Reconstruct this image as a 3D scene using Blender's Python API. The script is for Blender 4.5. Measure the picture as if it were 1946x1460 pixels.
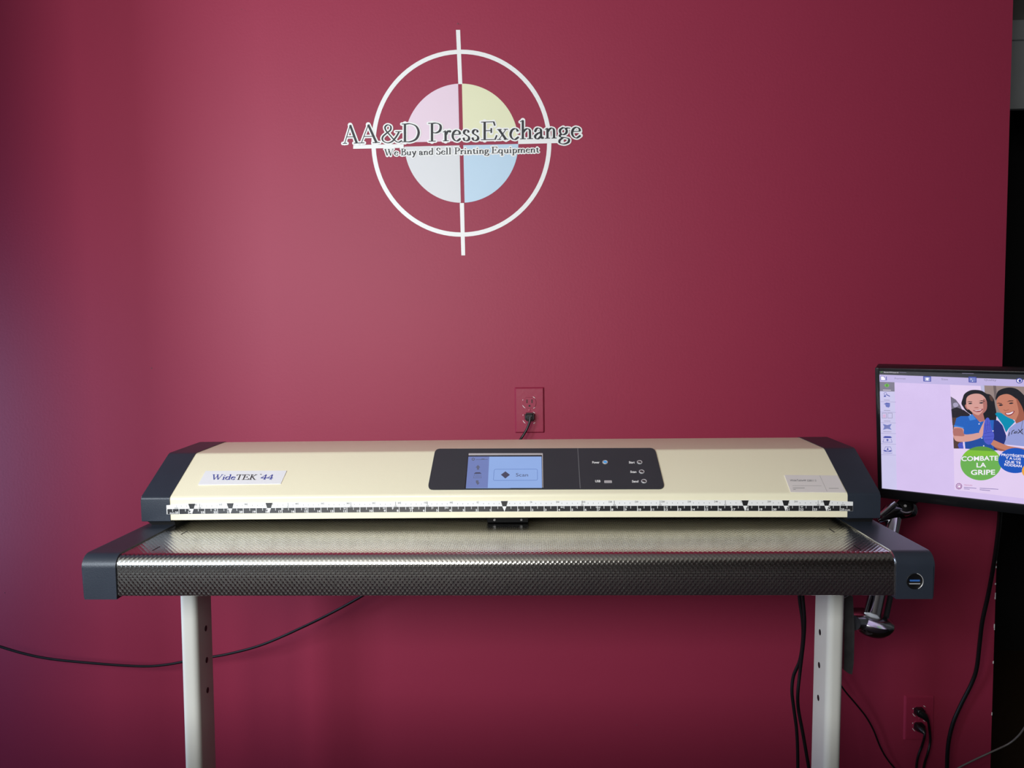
import bpy, bmesh, math, random
from mathutils import Vector, Matrix
random.seed(7)
for o in list(bpy.data.objects):
    bpy.data.objects.remove(o)
S = bpy.context.scene
COL = S.collection

# ------------------------------------------------------------------ camera
FPX, CX, CY = 1400.0, 973.0, 730.0            # focal length and centre, in pixels of a 1946 x 1460 frame
CAM = Vector((0.0, -1.889, 1.44))
PITCH, YAW, ROLL = .06402, .03486, .0130
FWD = Vector((-math.sin(YAW) * math.cos(PITCH), math.cos(YAW) * math.cos(PITCH), -math.sin(PITCH)))
R0 = Vector((math.cos(YAW), math.sin(YAW), 0))
U0 = R0.cross(FWD)
RGT = R0 * math.cos(ROLL) - U0 * math.sin(ROLL)
UPV = U0 * math.cos(ROLL) + R0 * math.sin(ROLL)
cam = bpy.data.cameras.new('camera')
cam.sensor_fit = 'HORIZONTAL'
cam.sensor_width = 36.0
cam.lens = 36.0 * FPX / 1946.0
cam.clip_start = .02
cam_ob = bpy.data.objects.new('camera', cam)
COL.objects.link(cam_ob)
M3 = Matrix((RGT, UPV, -FWD)).transposed()
cam_ob.matrix_world = Matrix.Translation(CAM) @ M3.to_4x4()
S.camera = cam_ob

# ------------------------------------------------------------------ light, world, exposure
EXPO = 0.0
S.view_settings.view_transform = 'Standard'
S.view_settings.look = 'None'
S.view_settings.exposure = EXPO
S.view_settings.gamma = 1.0
S.view_settings.use_curve_mapping = False
w = bpy.data.worlds.new('world'); S.world = w; w.use_nodes = True
w.node_tree.nodes['Background'].inputs[0].default_value = (.75, .85, 1, 1)
w.node_tree.nodes['Background'].inputs[1].default_value = .2


def area_light(name, loc, direction, sx, sy, power, color):
    l = bpy.data.lights.new(name, 'AREA'); l.shape = 'RECTANGLE'
    l.size, l.size_y, l.energy, l.color = sx, sy, power, color
    o = bpy.data.objects.new(name, l); COL.objects.link(o)
    o.location = loc
    o.rotation_euler = Vector(direction).to_track_quat('-Z', 'Y').to_euler()
    return o


# daylight through the glazed door and the window behind the camera, and the small window at the end of the left passage
area_light('daylight_door', (-.72, -2.66, 1.84), (0, 1, 0), .86, .56, 39, (1.0, .985, .94))
area_light('daylight_window', (-1.80, -2.66, 1.84), (0, 1, 0), .70, .66, 46, (.80, .90, 1.0))
area_light('passage_daylight', (-2.30, -.40, 1.06), (1, 0, -.05), .5, .9, 17, (.48, .64, 1.0))


def srgb(c):
    c = [x / 255.0 for x in c]
    return tuple((x / 12.92 if x <= .04045 else ((x + .055) / 1.055) ** 2.4) for x in c) + (1.0,)


# ------------------------------------------------------------------ materials
MATS = {}


def mat(name, col, rough=.5, metal=0.0, spec=.5, var=.06, vscale=12.0, bump=0.0, bscale=200.0, emit=None, coat=0.0,
        vec='Object', detail=2.0):
    """Procedural principled material: colour with a slight noise drift, optional fine bump."""
    if name in MATS:
        return MATS[name]
    m = bpy.data.materials.new(name); m.use_nodes = True
    nt = m.node_tree; b = nt.nodes['Principled BSDF']
    b.inputs['Roughness'].default_value = rough
    b.inputs['Metallic'].default_value = metal
    b.inputs['Specular IOR Level'].default_value = spec
    b.inputs['Coat Weight'].default_value = coat
    b.inputs['Coat Roughness'].default_value = .2
    tc = nt.nodes.new('ShaderNodeTexCoord')
    c = srgb(col)
    n = nt.nodes.new('ShaderNodeTexNoise'); n.inputs['Scale'].default_value = vscale
    n.inputs['Detail'].default_value = detail
    nt.links.new(tc.outputs[vec], n.inputs['Vector'])
    mx = nt.nodes.new('ShaderNodeMix'); mx.data_type = 'RGBA'
    mx.inputs['A'].default_value = tuple(x * (1 - var) for x in c[:3]) + (1,)
    mx.inputs['B'].default_value = tuple(min(1, x * (1 + var)) for x in c[:3]) + (1,)
    nt.links.new(n.outputs['Fac'], mx.inputs['Factor'])
    if emit is None:
        nt.links.new(mx.outputs['Result'], b.inputs['Base Color'])
    else:
        b.inputs['Base Color'].default_value = (.01, .01, .012, 1)
        nt.links.new(mx.outputs['Result'], b.inputs['Emission Color'])
        b.inputs['Emission Strength'].default_value = emit
    if bump:
        n2 = nt.nodes.new('ShaderNodeTexNoise'); n2.inputs['Scale'].default_value = bscale
        n2.inputs['Detail'].default_value = 3
        nt.links.new(tc.outputs[vec], n2.inputs['Vector'])
        bp = nt.nodes.new('ShaderNodeBump'); bp.inputs['Strength'].default_value = 1
        bp.inputs['Distance'].default_value = bump
        nt.links.new(n2.outputs['Fac'], bp.inputs['Height'])
        nt.links.new(bp.outputs['Normal'], b.inputs['Normal'])
    MATS[name] = m
    return m


def steel_mat():
    """Embossed stainless sheet: staggered raised ovals laid out along the sheet (UV in metres)."""
    m = bpy.data.materials.new('embossed_steel'); m.use_nodes = True
    nt = m.node_tree; b = nt.nodes['Principled BSDF']; N = nt.nodes.new; L = nt.links.new
    b.inputs['Metallic'].default_value = 1
    b.inputs['Roughness'].default_value = .17
    uv = N('ShaderNodeUVMap'); sp = N('ShaderNodeSeparateXYZ'); L(uv.outputs['UV'], sp.inputs[0])

    def math_(op, a, bb=None):
        n = N('ShaderNodeMath'); n.operation = op
        for i, v in enumerate((a, bb)):
            if v is None: continue
            if isinstance(v, (int, float)): n.inputs[i].default_value = v
            else: L(v, n.inputs[i])
        return n.outputs[0]
    cu = math_('COSINE', math_('MULTIPLY', sp.outputs[0], 2 * math.pi / .0078))
    cv = math_('COSINE', math_('MULTIPLY', sp.outputs[1], 2 * math.pi / .0092))
    h = math_('MAXIMUM', math_('MULTIPLY', cu, cv), -.45)
    bp = N('ShaderNodeBump'); bp.inputs['Strength'].default_value = 1; bp.inputs['Distance'].default_value = .00016
    L(h, bp.inputs['Height']); L(bp.outputs['Normal'], b.inputs['Normal'])
    nz = N('ShaderNodeTexNoise'); nz.inputs['Scale'].default_value = 9; nz.inputs['Detail'].default_value = 4
    L(uv.outputs['UV'], nz.inputs['Vector'])
    mx = N('ShaderNodeMix'); mx.data_type = 'RGBA'
    mx.inputs['A'].default_value = (.50, .49, .47, 1); mx.inputs['B'].default_value = (.64, .63, .60, 1)
    L(nz.outputs['Fac'], mx.inputs['Factor']); L(mx.outputs['Result'], b.inputs['Base Color'])
    return m


WALL = mat('maroon_wall_paint', (150, 42, 70), rough=.55, spec=.38, var=.05, vscale=2.2, bump=.00022, bscale=150, detail=4)
PLATE = mat('maroon_plate_paint', (150, 42, 70), rough=.36, spec=.5, var=.03, bump=.0002, bscale=120)
GREYWALL = mat('pale_grey_wall_paint', (120, 120, 120), rough=.7, bump=.0004, bscale=150)
CEIL = mat('white_ceiling_paint', (168, 166, 160), rough=.85, bump=.0005, bscale=90)
CARPET = mat('brown_carpet', (74, 58, 44), rough=.95, spec=.1, var=.35, vscale=300, bump=.003, bscale=500)
DIMWALL = mat('grey_wall_paint', (104, 103, 102), rough=.7, bump=.0004, bscale=150)
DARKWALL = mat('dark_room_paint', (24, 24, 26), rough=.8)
PALEWALL = mat('pale_wall_paint', (182, 187, 190), rough=.7)
WHITETRIM = mat('white_trim_paint', (214, 214, 210), rough=.45)
CREAM = mat('aged_cream_enamel', (240, 233, 205), rough=.32, spec=.5, var=.035, vscale=2.4, bump=.00012, bscale=350)
SLATE = mat('slate_grey_plastic', (43, 49, 60), rough=.38, spec=.45, var=.12, vscale=20, bump=.0002, bscale=500)
BLACKP = mat('black_panel_plastic', (52, 55, 61), rough=.5, spec=.5, var=.08)
BLACK = mat('matt_black_metal', (16, 16, 18), rough=.6, var=.1)
VBLACK = mat('soft_black_rubber', (15, 15, 17), rough=.38, spec=.5, var=.1, vscale=40)
CABLEGREY = mat('grey_cable_jacket', (92, 88, 84), rough=.4)
CHARCOAL = mat('charcoal_ink', (44, 45, 50), rough=.45, spec=.3)
VINYL = mat('white_vinyl', (236, 236, 234), rough=.45, spec=.35, var=.015)
PINKV = mat('pale_pink_vinyl', (228, 205, 219), rough=.45, var=.02)
YELV = mat('pale_yellow_vinyl', (225, 225, 188), rough=.45, var=.02)
GREYV = mat('pale_grey_vinyl', (212, 213, 215), rough=.45, var=.02)
BLUEV = mat('pale_blue_vinyl', (182, 208, 227), rough=.45, var=.02)
WHITEP = mat('white_plastic_strip', (240, 240, 240), rough=.35, var=.02)
INKBLK = mat('black_scale_ink', (36, 36, 39), rough=.4)
INKWHT = mat('white_scale_ink', (246, 246, 246), rough=.4)
INKGRY = mat('grey_scale_ink', (120, 120, 122), rough=.5)
STICK = mat('paper_sticker', (226, 220, 218), rough=.55, var=.02)
NAMEP = mat('silver_white_nameplate', (232, 232, 236), rough=.3, var=.03, vscale=300)
INKBLUE = mat('royal_blue_ink', (52, 62, 150), rough=.4)
LEGW = mat('white_powder_coat', (214, 213, 206), rough=.45, var=.04, bump=.0001, bscale=600)
CHROME = mat('polished_chrome', (200, 202, 206), rough=.16, metal=1.0, var=.03)
DARKCHROME = mat('dark_polished_chrome', (120, 122, 128), rough=.14, metal=1.0, var=.05)
DULLMET = mat('scuffed_dark_metal', (104, 104, 106), rough=.38, metal=.8, var=.35, vscale=60, bump=.0003, bscale=200)
BUTTON = mat('brushed_button_metal', (212, 212, 214), rough=.34, metal=.35)
BEZEL = mat('black_gloss_bezel', (22, 23, 26), rough=.3, spec=.5)
GLOWBLUE = mat('power_button_glow', (64, 160, 235), emit=.8, var=.15, vscale=300)
STEEL = steel_mat()
EM = 1.0 / 2 ** EXPO


def lit(name, col, k=1.0):
    return mat('lit_' + name, col, rough=.25, emit=EM * k, var=.03, vscale=30)


# ------------------------------------------------------------------ building helpers
ORG = {}


def ray(px, py):
    return FWD + RGT * ((px - CX) / FPX) - UPV * ((py - CY) / FPX)


def at_y(px, py, Y):
    d = ray(px, py); return CAM + d * ((Y - CAM.y) / d.y)


def at_plane(px, py, p0, n):
    d = ray(px, py); return CAM + d * ((p0 - CAM).dot(n) / d.dot(n))


def tag(o, label=None, cat=None, group=None, kind=None):
    if label: o['label'] = label
    if cat: o['category'] = cat
    if group: o['group'] = group
    if kind: o['kind'] = kind
    return o


def thing(name, loc, label, cat, group=None):
    o = bpy.data.objects.new(name, None); COL.objects.link(o)
    o.empty_display_size = .05
    o.location = loc; ORG[o.name] = Vector(loc)
    return tag(o, label, cat, group)


def make(name, verts, faces, m, parent=None, smooth=False, mats=None, fm=None, uvs=None, label=None):
    org = ORG[parent.name] if parent else Vector((0, 0, 0))
    me = bpy.data.meshes.new(name)
    me.from_pydata([tuple(Vector(v) - org) for v in verts], [], [tuple(f) for f in faces])
    for mm in (mats or [m]):
        me.materials.append(mm)
    if fm:
        me.polygons.foreach_set('material_index', fm)
    if smooth:
        me.polygons.foreach_set('use_smooth', [True] * len(me.polygons))
    if uvs:
        ul = me.uv_layers.new(name='UVMap')
        for lp in me.loops:
            ul.data[lp.index].uv = uvs[lp.vertex_index]
    me.update()
    o = bpy.data.objects.new(name, me); COL.objects.link(o)
    ORG[o.name] = org
    if parent:
        o.parent = parent
    if label:
        o['label'] = label
    return o


def autosmooth(o, deg=35):
    me = o.data
    me.polygons.foreach_set('use_smooth', [True] * len(me.polygons))
    me.set_sharp_from_angle(angle=math.radians(deg))
    return o


class MB:
    """Collects shapes that become one mesh."""
    def __init__(s):
        s.v, s.f, s.m = [], [], []

    def add(s, vs, fs, mi=0):
        k = len(s.v); s.v += [Vector(v) for v in vs]
        for f in fs:
            s.f.append([i + k for i in f]); s.m.append(mi)
        return s

    def box(s, x0, x1, y0, y1, z0, z1, bev=0, seg=2, mi=0):
        bm = bmesh.new(); bmesh.ops.create_cube(bm, size=1)
        for v in bm.verts:
            v.co = Vector(((x0 + x1) / 2 + v.co.x * (x1 - x0), (y0 + y1) / 2 + v.co.y * (y1 - y0), (z0 + z1) / 2 + v.co.z * (z1 - z0)))
        if bev:
            bmesh.ops.bevel(bm, geom=bm.edges[:], offset=bev, segments=seg, affect='EDGES', profile=.5)
        s.frombm(bm, mi)
        return s

    def frombm(s, bm, mi=0, mtx=None):
        bm.verts.index_update()
        s.add([(mtx @ v.co) if mtx else v.co.copy() for v in bm.verts], [[v.index for v in f.verts] for f in bm.faces], mi)
        bm.free()

    def tube(s, pts, r, n=10, mi=0, caps=True):
        pts = [Vector(p) for p in pts]
        rs = r if isinstance(r, (list, tuple)) else [r] * len(pts)
        k = len(s.v)
        t = (pts[1] - pts[0]).normalized()
        a = t.cross(Vector((0, 0, 1)))
        if a.length < .05: a = t.cross(Vector((1, 0, 0)))
        a.normalize()
        for i, p in enumerate(pts):
            t = (pts[min(i + 1, len(pts) - 1)] - pts[max(i - 1, 0)]).normalized()
            a = (a - t * a.dot(t)).normalized(); b = t.cross(a)
            for j in range(n):
                an = 2 * math.pi * j / n
                s.v.append(p + (a * math.cos(an) + b * math.sin(an)) * rs[i])
        for i in range(len(pts) - 1):
            for j in range(n):
                j2 = (j + 1) % n
                s.f.append([k + i * n + j, k + i * n + j2, k + (i + 1) * n + j2, k + (i + 1) * n + j]); s.m.append(mi)
        if caps:
            s.f.append([k + j for j in range(n)][::-1]); s.m.append(mi)
            e = k + (len(pts) - 1) * n
            s.f.append([e + j for j in range(n)]); s.m.append(mi)
        return s

    def lathe(s, c, axis, prof, n=24, mi=0):
        """prof: (distance along the axis, radius)."""
        c = Vector(c); ax = Vector(axis).normalized()
        a = ax.cross(Vector((0, 0, 1)))
        if a.length < .05: a = ax.cross(Vector((1, 0, 0)))
        a.normalize(); b = ax.cross(a); k = len(s.v)
        for d, r in prof:
            for j in range(n):
                an = 2 * math.pi * j / n
                s.v.append(c + ax * d + (a * math.cos(an) + b * math.sin(an)) * r)
        for i in range(len(prof) - 1):
            for j in range(n):
                j2 = (j + 1) % n
                s.f.append([k + i * n + j, k + i * n + j2, k + (i + 1) * n + j2, k + (i + 1) * n + j]); s.m.append(mi)
        s.f.append([k + j for j in range(n)][::-1]); s.m.append(mi)
        e = k + (len(prof) - 1) * n
        s.f.append([e + j for j in range(n)]); s.m.append(mi)
        return s

    def prism(s, prof, x0, x1, nseg=1, zoff=None, mi=0):
        """Closed (y, z) profile swept along x."""
        k = len(s.v); n = len(prof)
        for i in range(nseg + 1):
            x = x0 + (x1 - x0) * i / nseg
            for j, (y, z) in enumerate(prof):
                s.v.append(Vector((x, y, z + (zoff(x, j) if zoff else 0))))
        for i in range(nseg):
            for j in range(n):
                j2 = (j + 1) % n
                s.f.append([k + i * n + j, k + (i + 1) * n + j, k + (i + 1) * n + j2, k + i * n + j2]); s.m.append(mi)
        s.f.append([k + j for j in range(n)]); s.m.append(mi)
        e = k + nseg * n
        s.f.append([e + j for j in range(n)][::-1]); s.m.append(mi)
        return s

    def build(s, name, m, parent=None, smooth=None, label=None, mats=None):
        o = make(name, s.v, s.f, m, parent, mats=mats, fm=s.m if mats else None, label=label)
        bm = bmesh.new(); bm.from_mesh(o.data)
        bmesh.ops.recalc_face_normals(bm, faces=bm.faces[:]); bm.to_mesh(o.data); bm.free()
        if smooth: autosmooth(o, smooth)
        return o


def crom(pts, n=8, closed=False):
    """Catmull-Rom sampling of 2-D or 3-D points."""
    P = [Vector(p) for p in pts]; out = []
    m = len(P)
    rng = m if closed else m - 1
    for i in range(rng):
        p1, p2 = P[i], P[(i + 1) % m]
        p0 = P[(i - 1) % m] if (closed or i > 0) else p1 * 2 - p2
        p3 = P[(i + 2) % m] if (closed or i + 2 < m) else p2 * 2 - p1
        for k in range(n):
            t = k / n
            out.append(.5 * ((2 * p1) + (p2 - p0) * t + (2 * p0 - 5 * p1 + 4 * p2 - p3) * t * t + (3 * p1 - p0 - 3 * p2 + p3) * t ** 3))
    if not closed:
        out.append(P[-1].copy())
    return out


class Flat:
    """Flat print: 2-D polygons in picture pixels laid on a plane by a mapping function f(px, py, lift)."""
    def __init__(s, fn):
        s.fn = fn; s.v = []; s.f = []; s.m = []; s.k = 0

    def jit(s):
        # overlapping strokes of one print get layers a few microns apart
        s.k += 1; return (s.k % 40) * 2.5e-6

    def poly(s, pts, lift=0.0, mi=0):
        k = len(s.v); lift = lift + s.jit()
        s.v += [s.fn(p[0], p[1], lift) for p in pts]
        s.f.append(list(range(k, k + len(pts)))); s.m.append(mi)
        return s

    def tris(s, vs, fs, lift=0.0, mi=0, ramp=0.0):
        k = len(s.v); lift = lift + s.jit()
        s.v += [s.fn(p[0], p[1], lift + ramp * (i // 2)) for i, p in enumerate(vs)]
        for f in fs:
            s.f.append([i + k for i in f]); s.m.append(mi)
        return s

    def ellipse(s, cx, cy, rx, ry, lift=0.0, mi=0, n=40, a0=0, a1=360):
        full = abs(a1 - a0) >= 360
        pts = [(cx + rx * math.cos(math.radians(a0 + (a1 - a0) * i / n)), cy + ry * math.sin(math.radians(a0 + (a1 - a0) * i / n)))
               for i in range(n if full else n + 1)]
        return s.poly(pts, lift, mi)

    def rect(s, x0, y0, x1, y1, lift=0.0, mi=0, slope=0.0):
        return s.poly([(x0, y0), (x1, y0 + slope * (x1 - x0)), (x1, y1 + slope * (x1 - x0)), (x0, y1)], lift, mi)

    def stroke(s, pts, w, lift=0.0, mi=0):
        vs, fs = ribbon([Vector((p[0], p[1])) for p in pts], [w] * len(pts))
        return s.tris(vs, fs, lift, mi)

    def frame(s, x0, y0, x1, y1, w, lift=0.0, mi=0):
        s.rect(x0, y0, x1, y0 + w, lift, mi); s.rect(x0, y1 - w, x1, y1, lift, mi)
        s.rect(x0, y0, x0 + w, y1, lift, mi); s.rect(x1 - w, y0, x1, y1, lift, mi)
        return s

    def text(s, string, x0, x1, ybase, capy, slope=0.0, bold=0.0, shear=0.0, lift=0.0, mi=0):
        """Sans text filling x0..x1, capital height from ybase up to capy."""
        vs, fs = sans(string, bold)
        if not vs: return s
        a = min(v[0] for v in vs); b = max(v[0] for v in vs)
        kx = (x1 - x0) / (b - a); ky = (ybase - capy) / .70
        s.tris([(x0 + (v[0] - a) * kx + shear * v[1] * ky, ybase - v[1] * ky + slope * (v[0] - a) * kx) for v in vs], fs, lift, mi)
        return s

    def serif(s, glyphs, mi=0, lift=0.0, T=.115, h=.036, grow=0.0, slant=0.0, xh=1.0):
        """glyphs: (char, px x0, px x1, px baseline y, px cap height, slope)."""
        for ch, x0, x1, yb, cap, slope in glyphs:
            st, wd = GL[ch]
            kx = (x1 - x0) / wd
            T_ = T * .72 if ch == '&' else T
            for pts, mode in st:
                P = [Vector((p[0] * kx, -p[1] * cap)) for p in pts]
                if mode == 'p' or mode == 'q':
                    P = crom(P, 7)
                ws = []
                for i in range(len(P)):
                    if mode == 'v': ws.append(T_ * cap)
                    elif mode == 'h': ws.append(h * cap)
                    elif mode == 'm': ws.append((T_ * .5 + h * .5) * cap)
                    else:
                        d = P[min(i + 1, len(P) - 1)] - P[max(i - 1, 0)]
                        an = math.atan2(-d.y, d.x)
                        ws.append((h + (T_ * 1.04 - h) * abs(math.sin(an + math.radians(14))) ** 1.25) * cap)
                ws = [q + 2 * grow for q in ws]
                Q = [Vector((x0 + p.x + slant * -p.y, yb + p.y + slope * p.x)) for p in P]
                vs, fs = ribbon(Q, ws)
                s.tris(vs, fs, lift, mi, ramp=1.5e-6)
                if grow or mode in 'pq':
                    for e in ((0, -1) if mode in 'pq' or True else ()):
                        r = ws[e] / 2
                        if r > .2 and (grow or mode == 'q'):
                            s.ellipse(Q[e].x, Q[e].y, r, r, lift, mi, n=12)
        return s

    def build(s, name, mats, parent, label=None, kind=None):
        o = make(name, s.v, s.f, None, parent, mats=mats if isinstance(mats, list) else [mats], fm=s.m, label=label)
        if kind: o['kind'] = kind
        return o


def ribbon(P, ws):
    n = len(P); vs = []; fs = []
    for i in range(n):
        d = (P[min(i + 1, n - 1)] - P[max(i - 1, 0)])
        d = d.normalized() if d.length > 1e-9 else Vector((1, 0))
        nr = Vector((-d.y, d.x)) * ws[i] / 2
        vs += [P[i] + nr, P[i] - nr]
    for i in range(n - 1):
        fs.append([2 * i, 2 * i + 1, 2 * i + 3, 2 * i + 2])
    return vs, fs


_TX = {}


def sans(string, bold=0.0):
    key = (string, bold)
    if key not in _TX:
        c = bpy.data.curves.new('t', 'FONT'); c.body = string; c.offset = bold; c.resolution_u = 3
        o = bpy.data.objects.new('t', c); COL.objects.link(o)
        me = o.to_mesh()
        _TX[key] = ([(v.co.x, v.co.y) for v in me.vertices], [list(p.vertices) for p in me.polygons])
        o.to_mesh_clear(); bpy.data.objects.remove(o); bpy.data.curves.remove(c)
    return _TX[key]


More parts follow.
